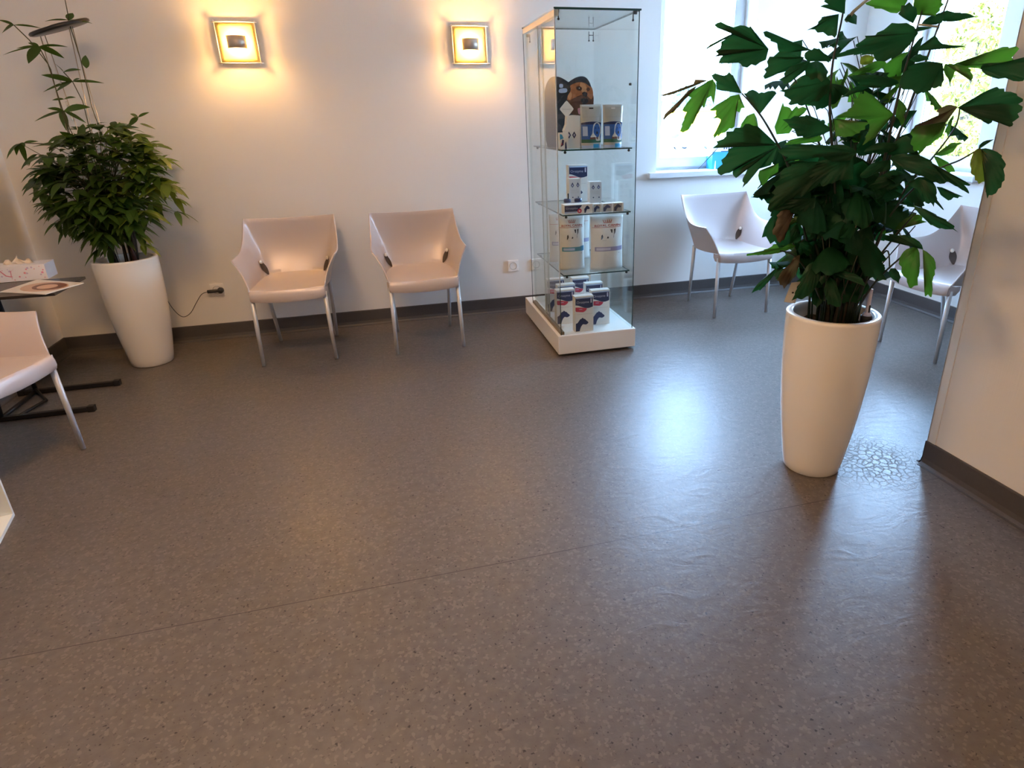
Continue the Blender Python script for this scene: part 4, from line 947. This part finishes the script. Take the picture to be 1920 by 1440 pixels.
def bottle(px, Y, label, dropper):
    c = atY(px, 386, Y); t = thing('medicine_bottle', label, 'bottle', (c.x, Y, z2), group='small dark capped bottles')
    b_ = MB().use(mat('bottle_clear', (.6, .6, .68), .15)); b_.lathe([(0, 0), (.016, 0), (.018, .003), (.018, .045), (.014, .052), (0, .052)], seg=24)
    b_.use(NAVY).lathe([(.0184, .006), (.0184, .030)], seg=24); b_.build('body', None, t)
    MB().lathe([(.0, .048), (.021, .048), (.022, .052), (.022, .064), (.018, .068), (0, .068)], seg=24).build('cap', NAVY, t)
    if dropper: MB().tube([(.006, 0, .066), (.006, 0, .098)], .0045, 10).build('dropper', BLACKP, t)
bottle(1064, 3.62, 'small dark capped bottle with a dropper, front left of the middle shelf', True)
bottle(1084, 3.62, 'small dark capped bottle without a dropper on the middle shelf', False)
# food bags on the bottom shelf
z3 = SHZ[2]+.0066
def bag(name, label, x, y, z, w_, h_, d_, band, text=None, group='pet food bags'):
    m = MB().use(BAGM); nx, nz = 14, 18
    def S(s_):
        R_ = []
        for j in range(nz+1):
            v = j/nz; row = []
            for i in range(nx+1):
                u = i/nx*2-1; pf = (1-abs(u)**3)*min(1, (1-v)*3.2+.03)*(.75+.25*min(1, v*6+.2))
                row.append(Vector((w_*(.5+.5*u*(1-.04*sin(pi*v))), d_/2 + s_*(d_/2*pf + .0012) + .002*sin(9*v+5*u)*(v > .6), h_*v)))
            R_.append(row)
        return R_
    A_, B3 = S(-1), S(1); m.grid(A_); m.grid(B3)
    m.grid([[A_[j][0] for j in range(nz+1)], [B3[j][0] for j in range(nz+1)]]); m.grid([[A_[j][-1] for j in range(nz+1)], [B3[j][-1] for j in range(nz+1)]]); m.grid([A_[0], B3[0]]); m.grid([A_[-1], B3[-1]])
    bmesh.ops.remove_doubles(m.bm, verts=m.bm.verts[:], dist=1e-5)
    def fy(a, b_):   # the front surface at (a, b) in 0..1
        u = a*2-1; pf = (1-abs(u)**3)*min(1, (1-b_)*3.2+.03)*(.75+.25*min(1, b_*6+.2)); return d_/2 - d_/2*pf - .0024 + .002*sin(9*b_+5*u)*(b_ > .6)
    def pat(a0, a1, b0, b1, k=1, n=10):
        m.grid([[Vector((w_*(a0+(a1-a0)*i/n), fy(a0+(a1-a0)*i/n, b0+(b1-b0)*j/3)-.0004*k, h_*(b0+(b1-b0)*j/3))) for i in range(n+1)] for j in range(4)])
    def shp(pts, k=1):
        m.poly([(w_*a, fy(a, b_)-.0006*k, h_*b_) for a, b_ in pts])
    m.use(band); pat(.10, .94, .36, .44, 1)
    m.use(LILAC if band is LAV else PALEB); pat(.14, .55, .378, .422, 2)
    if band is TEAL: m.use(SKYB); pat(.78, .94, .355, .45, 3)
    m.use(REDT); pat(.04, .90, .795, .802, 2)
    if text: m.text(text, h_*.055, Matrix.Translation((w_*.08, fy(.5, .84)-.0035, h_*.815)) @ Matrix.Rotation(pi/2, 4, 'X'), width=w_*.78, bold=.0004)
    for a in (-2, -1, 0, 1, 2): shp([(.48+a*.05, .885), (.50+a*.05, .885), (.505+a*.068, .93), (.485+a*.068, .93)], 3)
    pat(.37, .61, .877, .886, 3, 4)
    m.use(BLACKP)      # ears, eye and nose of a drawn dog
    shp([(.26, .58), (.29, .59), (.32, .63), (.30, .68), (.27, .66)], 3); shp([(.55, .76), (.62, .76), (.60, .70), (.57, .70)], 3); shp([(.66, .76), (.72, .77), (.69, .70), (.65, .66), (.66, .71)], 3)
    shp([(.43, .60), (.48, .60), (.49, .625), (.45, .64)], 3)
    m.use(GREY); shp([(.62, .60), (.66, .62), (.65, .68), (.63, .64)], 3); shp([(.30, .56), (.42, .56), (.42, .565), (.30, .565)], 3)
    shp([(.80, .31), (.84, .31), (.84, .325), (.80, .325)], 3)
    return tag(m.build(name, None, None, (x, y, z)), label, 'bag', group)
a_ = atY(1108, 500, 3.53); c_ = atY(1168, 500, 3.53)
bag('pet_food_bag', 'right pet food bag with a lavender band on the bottom glass shelf', a_.x, 3.50, z3, c_.x-a_.x, .315, .085, LAV, 'ROYAL CANIN')
a_ = atY(1094, 500, 3.60)
bag('pet_food_bag', 'left pet food bag with a teal band on the bottom glass shelf', .962, 3.56, z3, a_.x-.955, .318, .085, TEAL, 'ROYAL CANIN')
bag('pet_food_bag', 'pet food bag standing behind, between the two front bags', 1.10, 3.86, z3, .15, .30, .06, LAV)
bag('pet_food_bag', 'pet food bag standing behind on the left, seen through the side glass', .965, 3.80, z3, .12, .30, .07, LAV)
# top shelf: treat pouches, display card, white cartons
z4 = SHZ[0]+.0066
def pouch(px0, px1, label, Y, hole):
    a_, c_ = atY(px0, 272, Y), atY(px1, 272, Y); w_ = c_.x-a_.x; h_ = atY(px0, 196, Y).z - z4
    m = MB().use(mat('pouch_foil', (.50, .50, .47), .3, .3, var=.08, scale=12, bump=.15, bscale=25)); d_ = .05; nx, nz = 10, 14
    def S(s_): return [[Vector((w_*(.5+.5*(i/nx*2-1)*(1+.05*(j/nz)-.03)), d_/2+s_*(d_/2*(1-abs(i/nx*2-1)**2.5)*(1-j/nz)**.8+.0008), h_*j/nz)) for i in range(nx+1)] for j in range(nz+1)]
    A_, B3 = S(-1), S(1); m.grid(A_); m.grid(B3)
    for k in (0, -1): m.grid([[r[k] for r in A_], [r[k] for r in B3]]); m.grid([A_[k], B3[k]])
    bmesh.ops.remove_doubles(m.bm, verts=m.bm.verts[:], dist=1e-5)
    f = lambda a, b_, k=1: Vector((w_*(.5+.5*(a*2-1)*(1+.05*b_-.03)), d_/2-d_/2*(1-abs(a*2-1)**2.5)*(1-b_)**.8-.0012-.0005*k, h_*b_))
    def pat(a0, a1, b0, b1, k=1, top=None): m.grid([[f(a0+(a1-a0)*i/8, (b0+(b1-b0)*j/6) + (top(a0+(a1-a0)*i/8)*j/6 if top else 0), k) for i in range(9)] for j in range(7)])
    m.use(BLUEP); pat(.02, .98, .14, .55, 1, lambda a: .03*sin(pi*a))
    m.use(NAVY); pat(.02, .98, .545, .56, 2, lambda a: .03*sin(pi*a)+.02)
    m.use(GREENP); pat(.02, .98, .12, .20, 2)
    m.use(mat('print_brown', (.16, .07, .05), .5)); pat(.40, .80, .20, .25, 2)
    m.use(WDOG); m.poly([f(a, b_, 3) for a, b_ in rounded([(.42, .25), (.52, .34), (.55, .46), (.60, .55), (.72, .59), (.86, .57), (.95, .48), (.96, .36), (.90, .26), (.92, .17), (.70, .17), (.66, .25)])])
    m.use(BLACKP)
    for (a, b_, r_) in ((.68, .46, .022), (.84, .46, .02), (.75, .35, .045)): m.poly([f(a+r_*cos(2*pi*k/8), b_+r_*.8*sin(2*pi*k/8), 5) for k in range(8)])
    m.use(PALEB); pat(.03, .97, .0, .06, 2); pat(.08, .30, .28, .50, 2)
    m.use(SKYB); pat(.55, .85, .0, .09, 3)
    m.use(GREY); pat(.05, .95, .715, .722, 2); m.use(BLACKP if hole else WHT); pat(.40, .60, .90, .93, 2)
    tag(m.build('treat_pouch', None, None, (a_.x, Y, z4)), label, 'pouch', 'treat pouches on the top shelf')
pouch(1091, 1130, 'silver treat pouch with a blue dog picture, left one on the top glass shelf', 3.55, True)
pouch(1133, 1169, 'silver treat pouch with a blue dog picture, right one on the top glass shelf', 3.55, False)
# display card with a dog's portrait
Yc = 3.80
def cp(px, py): 
    q = atY(px, py, Yc); return (q.x, q.z)
L0, R0_ = .942, atY(1113.5, 200, Yc).x; W3 = (R0_-L0)
out = []
for k in range(41):
    t_ = k/40; out.append((L0+W3*t_, 0))
topz = atY(1096, 143, Yc).z; 
def topf(t_):
    u = t_*2-1; s_ = abs(abs(u)-.52)/.48
    z_ = topz - .030*(1-cos(min(1, abs(abs(u)-.50)/.50)*pi/2*(1.0)))
    if abs(u) > .5: z_ = topz - .17*(1-math.sqrt(max(0, 1-((abs(u)-.5)/.5)**2.6)))
    return z_
up_ = [(L0+W3*(1-k/40), topf(1-k/40)) for k in range(41)]
lowL = [(L0+.012*sin(k), z4+(topf(0)-z4)*k/8) for k in range(1, 8)]
outline = [(L0+.02, z4), (R0_-.02, z4), (R0_-.002, z4+.08)] + up_ + [(L0+.002, z4+.08)]
st = MB().use(mat('card_black', (.022, .028, .045), .4)); Fy = Matrix(((1, 0, 0, 0), (0, 0, -1, Yc), (0, 1, 0, 0), (0, 0, 0, 1)))
st.prism(outline, -.003, 0, Fy)
FUR = mat('dog_fur_ginger', (.36, .13, .045), .7, var=.35, scale=45); FURD = mat('dog_fur_dark', (.10, .040, .022), .7, var=.4, scale=60); FURL = mat('dog_fur_light', (.55, .27, .12), .7, var=.25, scale=50)
def dp(pts, k): st.poly([(*cp(x, y), .0006*k) for x, y in rounded(pts)], Fy)
st.use(FURD); dp([(1062, 205), (1065, 190), (1070, 175), (1078, 168), (1100, 170), (1112, 178), (1112, 197), (1106, 215), (1078, 216)], 1)
st.use(FUR); dp([(1069, 161), (1078, 156), (1088, 154), (1097, 156), (1104, 161), (1110, 165), (1112, 178), (1108, 186), (1098, 178), (1092, 184), (1082, 182), (1074, 185), (1068, 188), (1063, 186), (1067, 176), (1070, 168)], 2)
st.use(FURL); dp([(1088, 155), (1096, 157), (1100, 166), (1099, 174), (1093, 174), (1088, 166)], 3); dp([(1064, 181), (1070, 172), (1072, 180), (1068, 187)], 3)
st.use(FURD); dp([(1080, 164), (1085, 161), (1091, 165), (1089, 170), (1082, 169)], 4); dp([(1099, 167), (1103, 164), (1106, 168), (1102, 171)], 4); dp([(1075, 187), (1090, 178), (1100, 182), (1106, 190), (1098, 203), (1082, 206)], 3)
st.use(BLACKP); dp([(1091, 175), (1096, 172), (1101, 175), (1100, 180), (1095, 181)], 5); dp([(1082, 165), (1086, 163), (1088, 167), (1084, 168)], 5); dp([(1088, 186), (1098, 184), (1103, 190), (1094, 196)], 5)
st.use(WHT); dp([(1085, 165), (1086.4, 164.4), (1086.6, 166), (1085.2, 166.2)], 6)
st.use(mat('tongue_pink', (.45, .18, .2), .5)); dp([(1083, 204), (1089, 203), (1091, 212), (1085, 214)], 5)
st.use(PALEB); dp([(1049, 158), (1055, 158), (1055, 164), (1049, 164)], 3); dp([(1049, 167), (1062, 166), (1062, 173), (1049, 174)], 3)
tag(st.build('display_card', None), 'dark display card with a ginger dog portrait and two humps, on the top glass shelf', 'display card')
c0 = atY(1063, 272, 3.60); c1 = atY(1088, 272, 3.60); w_ = c1.x-c0.x; h_ = atY(1063, 216, 3.60).z-z4
m = MB().use(WHT); m.prism([(0, 0), (w_, 0), (w_, h_*.98), (w_*.55, h_), (.004, h_*.97), (0, h_*.72), (-.014, h_*.55), (-.004, h_*.35)], 0, .045, Matrix.Rotation(pi/2, 4, 'X') @ Matrix.Translation((0, 0, -.045)))
Fm = Matrix.Rotation(pi/2, 4, 'X'); m.use(NAVY)
for q in (.16, .55): m.poly([(w_*(q+.15*a), h_*(.40+.11*b_), .0006) for a, b_ in ((0, -1), (1, 0), (0, 1), (-1, 0))], Fm)
m.use(LILAC)
for q in (.16, .55): m.poly([(w_*(q+.07*a), h_*(.40+.05*b_), .0010) for a, b_ in ((0, -1), (1, 0), (0, 1), (-1, 0))], Fm)
tag(m.build('white_carton', None, None, (c0.x, 3.60, z4)), 'white shouldered carton with two dark diamonds, left of the treat pouches', 'box')
d0_ = atY(1062.5, 204.5, 3.63)
m = MB().use(WHT); rr = .040
pts = []
for k in range(4):
    a = -pi/2 + k*pi/2
    for q in (-.22, 0, .22): pts.append((rr*(1-.03*abs(q) if q == 0 else .90)*cos(a+q*.9)*1.0, rr*(1 if q == 0 else .90)*sin(a+q*.9)*1.08))
m.prism(pts, -.001, .001, Fm); m.tube([(0, 0, -rr), (0, .004, z4-d0_.z)], .0015, 6)
m.use(GREY); m.text('Dermoscent', .011, Matrix.Translation((-.027, -.0014, -.004)) @ Fm, width=.054)
tag(m.build('diamond_tag', None, None, tuple(d0_)), 'white diamond shaped tag on a stem above the shouldered carton', 'tag')
c0 = atY(1050, 272, 3.56); m = MB().use(WHT).box((0, 0, 0), (.05, .04, .085), bev=.001)
m.use(SKYB); m.poly([(.0, .048, .0005), (.022, .055, .0005), (.012, .075, .0005), (0, .078, .0005)], Fm); m.use(NAVY); m.poly([(.004, .01, .0005), (.02, .02, .0005), (.024, .045, .0005), (.014, .05, .0005)], Fm); m.poly([(.028, .0, .0005), (.04, .0, .0005), (.036, .04, .0005), (.03, .03, .0005)], Fm)
m.use(RED); m.poly([(.008, .02, .001), (.014, .02, .001), (.012, .035, .001)], Fm)
tag(m.build('small_blue_carton', None, None, (c0.x, 3.56, z4)), 'small white and blue carton at the front left of the top glass shelf', 'box')

# ------------------------------------------------------------------ side table with tissues and a magazine
BLKM = mat('black_metal', (.018, .016, .017), .45, .3); TOPM = mat('table_top_dark', (.035, .03, .03), .25, var=.2)
tb = thing('side_table', 'low black side table with a runner base behind the left armchair', 'table', (-1.83, 3.60, 0))
MB().box((-.245, -.170, .604), (.250, .185, .618), bev=.002).build('table_top', TOPM, tb)
for yy, xr in ((.165, .27), (-.185, .27)):
    m = MB(); m.box((-.215, yy-.0125, .004), (xr, yy+.0125, .026), bev=.002); m.box((xr-.03, yy-.016, 0), (xr+.002, yy+.016, .032), bev=.004); m.box((-.217, yy-.016, 0), (-.19, yy+.016, .032), bev=.004); m.build('runner', BLKM, tb)
MB().tube([(-.135, -.185, .018), (-.135, .165, .018)], .010, 10).build('crossbar', BLKM, tb)
for yy in (.165, -.185): MB().tube([(-.135, yy, .02), (-.135, yy*.8, .31), (-.135, yy*.7, .605)], .011, 10).build('post', BLKM, tb)
MB().tube([(-.135, .165, .03), (-.02, -.0, .018), (-.06, -.185, .02)], .008, 8).build('brace', BLKM, tb)
# magazine
mg = MB().use(mat('magazine_paper', (.80, .74, .66), .35)); zt = .6188
q = [atZ(0, 547, zt+.004), atZ(85, 551, zt+.004), atZ(157, 530, zt+.004), atZ(70, 524, zt+.004)]
ctr = (q[0]+q[2])/2
def slab(mb, qs, z0, z1):
    a_ = [Vector((p.x, p.y, z0)) for p in qs]; b_ = [Vector((p.x, p.y, z1)) for p in qs]; mb.poly(a_); mb.poly(b_)
    for k in range(len(qs)): mb.poly([a_[k], a_[(k+1) % 4], b_[(k+1) % 4], b_[k]])
slab(mg, q, zt, zt+.004)
def onm(a, b_): return q[0].lerp(q[1], a).lerp(q[3].lerp(q[2], a), b_)
for mt_, (ca, cb_, ra, rb_), k in ((mat('print_peach', (.62, .40, .28), .4), (.55, .5, .42, .40), 1), (mat('print_auburn', (.18, .06, .03), .4, var=.4, scale=30), (.62, .55, .30, .30), 2), (mat('print_skin', (.70, .46, .33), .4), (.60, .52, .17, .20), 3)):
    mg.use(mt_); mg.poly([Vector((*onm(ca+ra*cos(2*pi*j/20), cb_+rb_*sin(2*pi*j/20)).xy, zt+.004+.0003*k)) for j in range(20)])
tag(mg.build('magazine'), 'magazine with a brown and peach cover lying on the black side table', 'magazine')
# tissue box
tx = thing('tissue_box', 'white tissue box with a pink blossom pattern on the black side table', 'tissue box', (0, 0, 0))
p1 = atZ(91, 523, zt); tx.location = (p1.x, p1.y, zt+.0002); tx.rotation_euler = (0, 0, radians(4))
bw, bd, bh = .26, .13, .078
b_ = MB().use(mat('tissue_box_white', (.84, .83, .88), .45)).box((-bw, 0, 0), (0, bd, bh), bev=.001)
PK = mat('print_blossom', (.72, .25, .36), .5); LG = mat('print_lilac', (.60, .50, .70), .5); rq = random.Random(5)
for k in range(26):
    cx_, cz_, r_ = -rq.uniform(.01, bw-.02), rq.uniform(.008, bh-.008), rq.uniform(.002, .006)
    b_.use(PK if k % 3 else LG); b_.poly([(cx_+r_*(1+.35*cos(5*2*pi*j/15))*cos(2*pi*j/15), -.0004-.00002*k, cz_+r_*(1+.35*cos(5*2*pi*j/15))*sin(2*pi*j/15)) for j in range(15)])
b_.use(PK)
for (x0, z0, x1, z1) in ((-.20, .065, -.175, .03), (-.175, .03, -.15, .022), (-.15, .05, -.135, .062), (-.155, .022, -.15, .055)): b_.poly([(x0, -.001, z0), (x1, -.001, z1), (x1+.004, -.001, z1+.004), (x0+.004, -.001, z0+.004)])
b_.build('carton', None, tx)
tt = MB(); N = 12
tt.grid([[Vector((-bw*.5+.075*(i/N*2-1)*(1-.2*j/5), bd*.5+.012*sin(i*1.7+j)+.01*(j/5)*cos(i*2.3), bh-.003+(.034+.016*sin(i*1.3))*(j/5)*(1-.5*abs(i/N*2-1)))) for i in range(N+1)] for j in range(6)])
tt.build('tissue', mat('tissue_paper', (.84, .76, .66), .8), tx)

# ------------------------------------------------------------------ white shelf unit at the left picture edge
sh = thing('shelf_unit', 'white framed shelf unit whose corner shows at the lower left picture edge', 'shelf', (-1.483, 2.448, 0), radians(12))
WB = mat('board_white', (.86, .90, .88), .3, var=.015)
m = MB(); m.box((-.36, -.62, .0), (0, 0, .014), bev=.001); m.build('bottom_board', WB, sh)
m = MB(); m.box((-.36, -.0135, .0145), (0, 0, .43), bev=.001); m.build('side_board', WB, sh); m = MB(); m.box((-.36, -.62, .0145), (0, -.6065, .43), bev=.001); m.build('side_board', WB, sh)
MB().box((-.36, -.62, .4305), (0, 0, .445), bev=.001).build('top_board', WB, sh)
MB().box((-.352, -.606, .0145), (-.343, -.014, .43)).build('back_panel', mat('panel_grey_beige', (.42, .40, .36), .5), sh)
MB().box((-.342, -.606, .215), (-.004, -.014, .229)).build('shelf_board', WB, sh)

# ------------------------------------------------------------------ on the window sill
a_ = atY(1334, 317, 4.53); 
m = MB().use(SKYB).box((0, 0, 0), (.20, .09, .125), bev=.001); m.use(WHT).box((-.001, -.001, .1255), (.201, .091, .185), bev=.001)
m.use(mat('print_white', (.85, .88, .9), .4)); m.poly([(.022, -.0006, .0), (.035, -.0006, .0), (.031, -.0006, .062), (.026, -.0006, .058)]); m.use(NAVY); [m.poly([(.09+.02*q, -.0016, .142), (.10+.02*q, -.0016, .142), (.102+.02*q, -.0016, .165), (.094+.02*q, -.0016, .168)]) for q in range(4)]; m.poly([(.07, -.0016, .125), (.2, -.0016, .125), (.2, -.0016, .130), (.07, -.0016, .130)])
tag(m.build('leaflet_box', None, None, (a_.x, 4.53, WZ0+.0182)), 'bright blue and white leaflet box on the window sill behind the palm leaves', 'box')

# ------------------------------------------------------------------ fill lights added out of view
cl = thing('fill_light', 'round opal fill light added over the waiting room, behind the camera', 'fill light', (-.6, -1.1, ZC), group='added round fill lights')  # made-up lamp, added unseen to give the room warm fill
OPAL = mat('fill_light_opal', (.9, .9, .88), .5, emit=(1, .61, .31), estr=6.6)
MB().lathe([(0, -.075), (.20, -.068), (.31, -.045), (.33, -.02), (.0, -.019)], seg=40).build('shade', OPAL, cl)
MB().lathe([(.345, -.022), (.35, -.001), (0, -.0005)], seg=40).build('base_ring', SFR, cl)
c2 = dup(cl, (-.7, 1.9, ZC), 0, 'second round opal fill light, added over the middle of the room')

# ------------------------------------------------------------------ outside
GZ = -1.6
PAVE = mat('paving_pale', (.62, .60, .57), .8, scale=.3); PAINT = mat('car_paint_white', (.75, .75, .76), .25, coat=.5); PAINT2 = mat('car_paint_silver', (.45, .47, .5), .25, .5); TYRE = mat('tyre', (.03, .03, .03), .8); CARG = mat('car_glass', (.008, .011, .012), .5)
m = MB(); m.box((-60, YB+T+.01, GZ-.2), (140, 160, GZ)); m.box((XR+T+.01, -60, GZ-.2), (140, YB+T+.01, GZ)); m.build('ground', PAVE)['kind'] = 'structure'
def car(x, y, rz, label, paint):
    t = thing('parked_car', label, 'car', (x, y, GZ), rz, 'parked cars outside')
    side = [(-2.1, .35), (-2.1, .72), (-1.95, .88), (-1.45, .95), (-.75, 1.40), (.65, 1.45), (1.45, 1.0), (1.95, .92), (2.1, .75), (2.1, .35), (1.72, .32), (1.65, .55), (1.35, .68), (1.05, .55), (.98, .3), (-.98, .3), (-1.05, .55), (-1.35, .68), (-1.65, .55), (-1.72, .32)]
    M_ = Matrix.Translation((0, .85, 0)) @ Matrix.Rotation(pi/2, 4, 'X')
    MB().prism(side, 0, 1.7, M_).build('body', paint, t)
    gw = MB()
    for yy in (-.856, .852):
        gw.prism([(-1.35, .96), (-.72, 1.33), (-.1, 1.36), (-.1, .96)], 0, .004, Matrix.Translation((0, yy+.004, 0)) @ Matrix.Rotation(pi/2, 4, 'X'))
        gw.prism([(0, .96), (0, 1.36), (.6, 1.36), (1.3, .98)], 0, .004, Matrix.Translation((0, yy+.004, 0)) @ Matrix.Rotation(pi/2, 4, 'X'))
    gw.build('side_windows', CARG, t)
    for sx in (-1.35, 1.35):
        for sy in (-.76, .76): MB().lathe([(0, -.1), (.2, -.1), (.31, -.08), (.31, .08), (.2, .1), (0, .1)], mx=Matrix.Translation((sx, sy, .31)) @ Matrix.Rotation(pi/2, 4, 'X'), seg=20).build('wheel', TYRE, t)
def gpos(px, d):
    v = ray(px, 260); v.z = 0; v.normalize(); return Vector((0, 0, 0)) + v*d
c_ = gpos(1255, 62); car(c_.x, c_.y, radians(-20), 'white car parked outside, at the left in the first window', PAINT)
c_ = gpos(1300, 60); car(c_.x, c_.y, radians(-18), 'white car parked outside, at the right in the first window', PAINT)
c_ = gpos(1800, 30); car(c_.x, c_.y, radians(-60), 'silver car parked outside the second window', PAINT2)
def block(name, label, px, d, w_, dp_, h_, col, rz):
    c = gpos(px, d); t = thing(name, label, 'building', (c.x, c.y, GZ), rz)
    MB().box((-w_/2, 0, 0), (w_/2, dp_, h_)).build('wall', mat('render_'+name, col, .8), t); MB().box((-w_/2-.4, -.4, h_), (w_/2+.4, dp_+.4, h_+.35)).build('roof', mat('roof_grey', (.3, .3, .3), .7), t)
    for k in range(max(2, int(w_/3.5))): MB().box((-w_/2+1+k*3.4, -.05, 1.0), (-w_/2+2.9+k*3.4, .02, 2.5)).build('window', CARG, t)
block('low_building', 'low yellow building across the car park in the first window', 1316, 95, 9, 8, 3.4, (.5, .30, .010), radians(-22))
block('warehouse', 'long pale low building behind the parked cars', 1262, 125, 16, 8, 3.2, (.72, .62, .50), radians(-20))
# trees: trunk and crown
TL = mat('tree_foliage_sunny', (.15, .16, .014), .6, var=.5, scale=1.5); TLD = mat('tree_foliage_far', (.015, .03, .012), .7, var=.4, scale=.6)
def tree(px, d, hz, wd, label, mt_, n_):
    c = gpos(px, d); t = thing('tree', label, 'tree', (c.x, c.y, GZ), 0, 'trees outside'); r_ = random.Random(int(px))
    MB().tube([(0, 0, 0), (.1, .1, hz*.4), (0, 0, hz*.85)], .05*wd+.1, 8, r2=.05).build('trunk', BARK, t)
    m = MB(); m.recalc = False
    for i in range(n_):
        a = r_.uniform(0, 2*pi); e = r_.uniform(-1, 1); rad = (1-abs(e)**2.0)**.5*wd/2*r_.uniform(.35, 1.0)
        p = Vector((rad*cos(a), rad*sin(a), hz*.56+e*hz*.44)); s_ = r_.uniform(.02, .045)*wd
        d1 = Vector((r_.uniform(-1, 1), r_.uniform(-1, 1), r_.uniform(-.2, 1.6))).normalized(); d2 = d1.cross(Vector((r_.uniform(-1, 1), r_.uniform(-1, 1), r_.uniform(-1, 1)))).normalized()
        v_ = [m.bm.verts.new(p + q) for q in (-d1*s_*1.6, d2*s_*.7, d1*s_*1.6, -d2*s_*.7)]
        m._f(v_)
    m.build('crown', mt_, t)
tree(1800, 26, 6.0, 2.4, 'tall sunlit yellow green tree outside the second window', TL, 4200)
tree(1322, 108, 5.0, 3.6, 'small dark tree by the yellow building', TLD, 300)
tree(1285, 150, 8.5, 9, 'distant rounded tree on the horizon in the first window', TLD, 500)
hl = MB(); rh = random.Random(2)
hl.grid([[Vector((gpos(px, 330).x, gpos(px, 330).y, z_)) for z_ in (GZ, 10+8*sin(px*.02)+6*sin(px*.007+1), 12+8*sin(px*.02)+6*sin(px*.007+1))] + [Vector((gpos(px, 420).x, gpos(px, 420).y, 8))] for px in range(900, 2300, 20)])
tag(hl.build('hills', mat('hills_haze_blue', (.016, .024, .028), .9, scale=.02)), kind='structure')
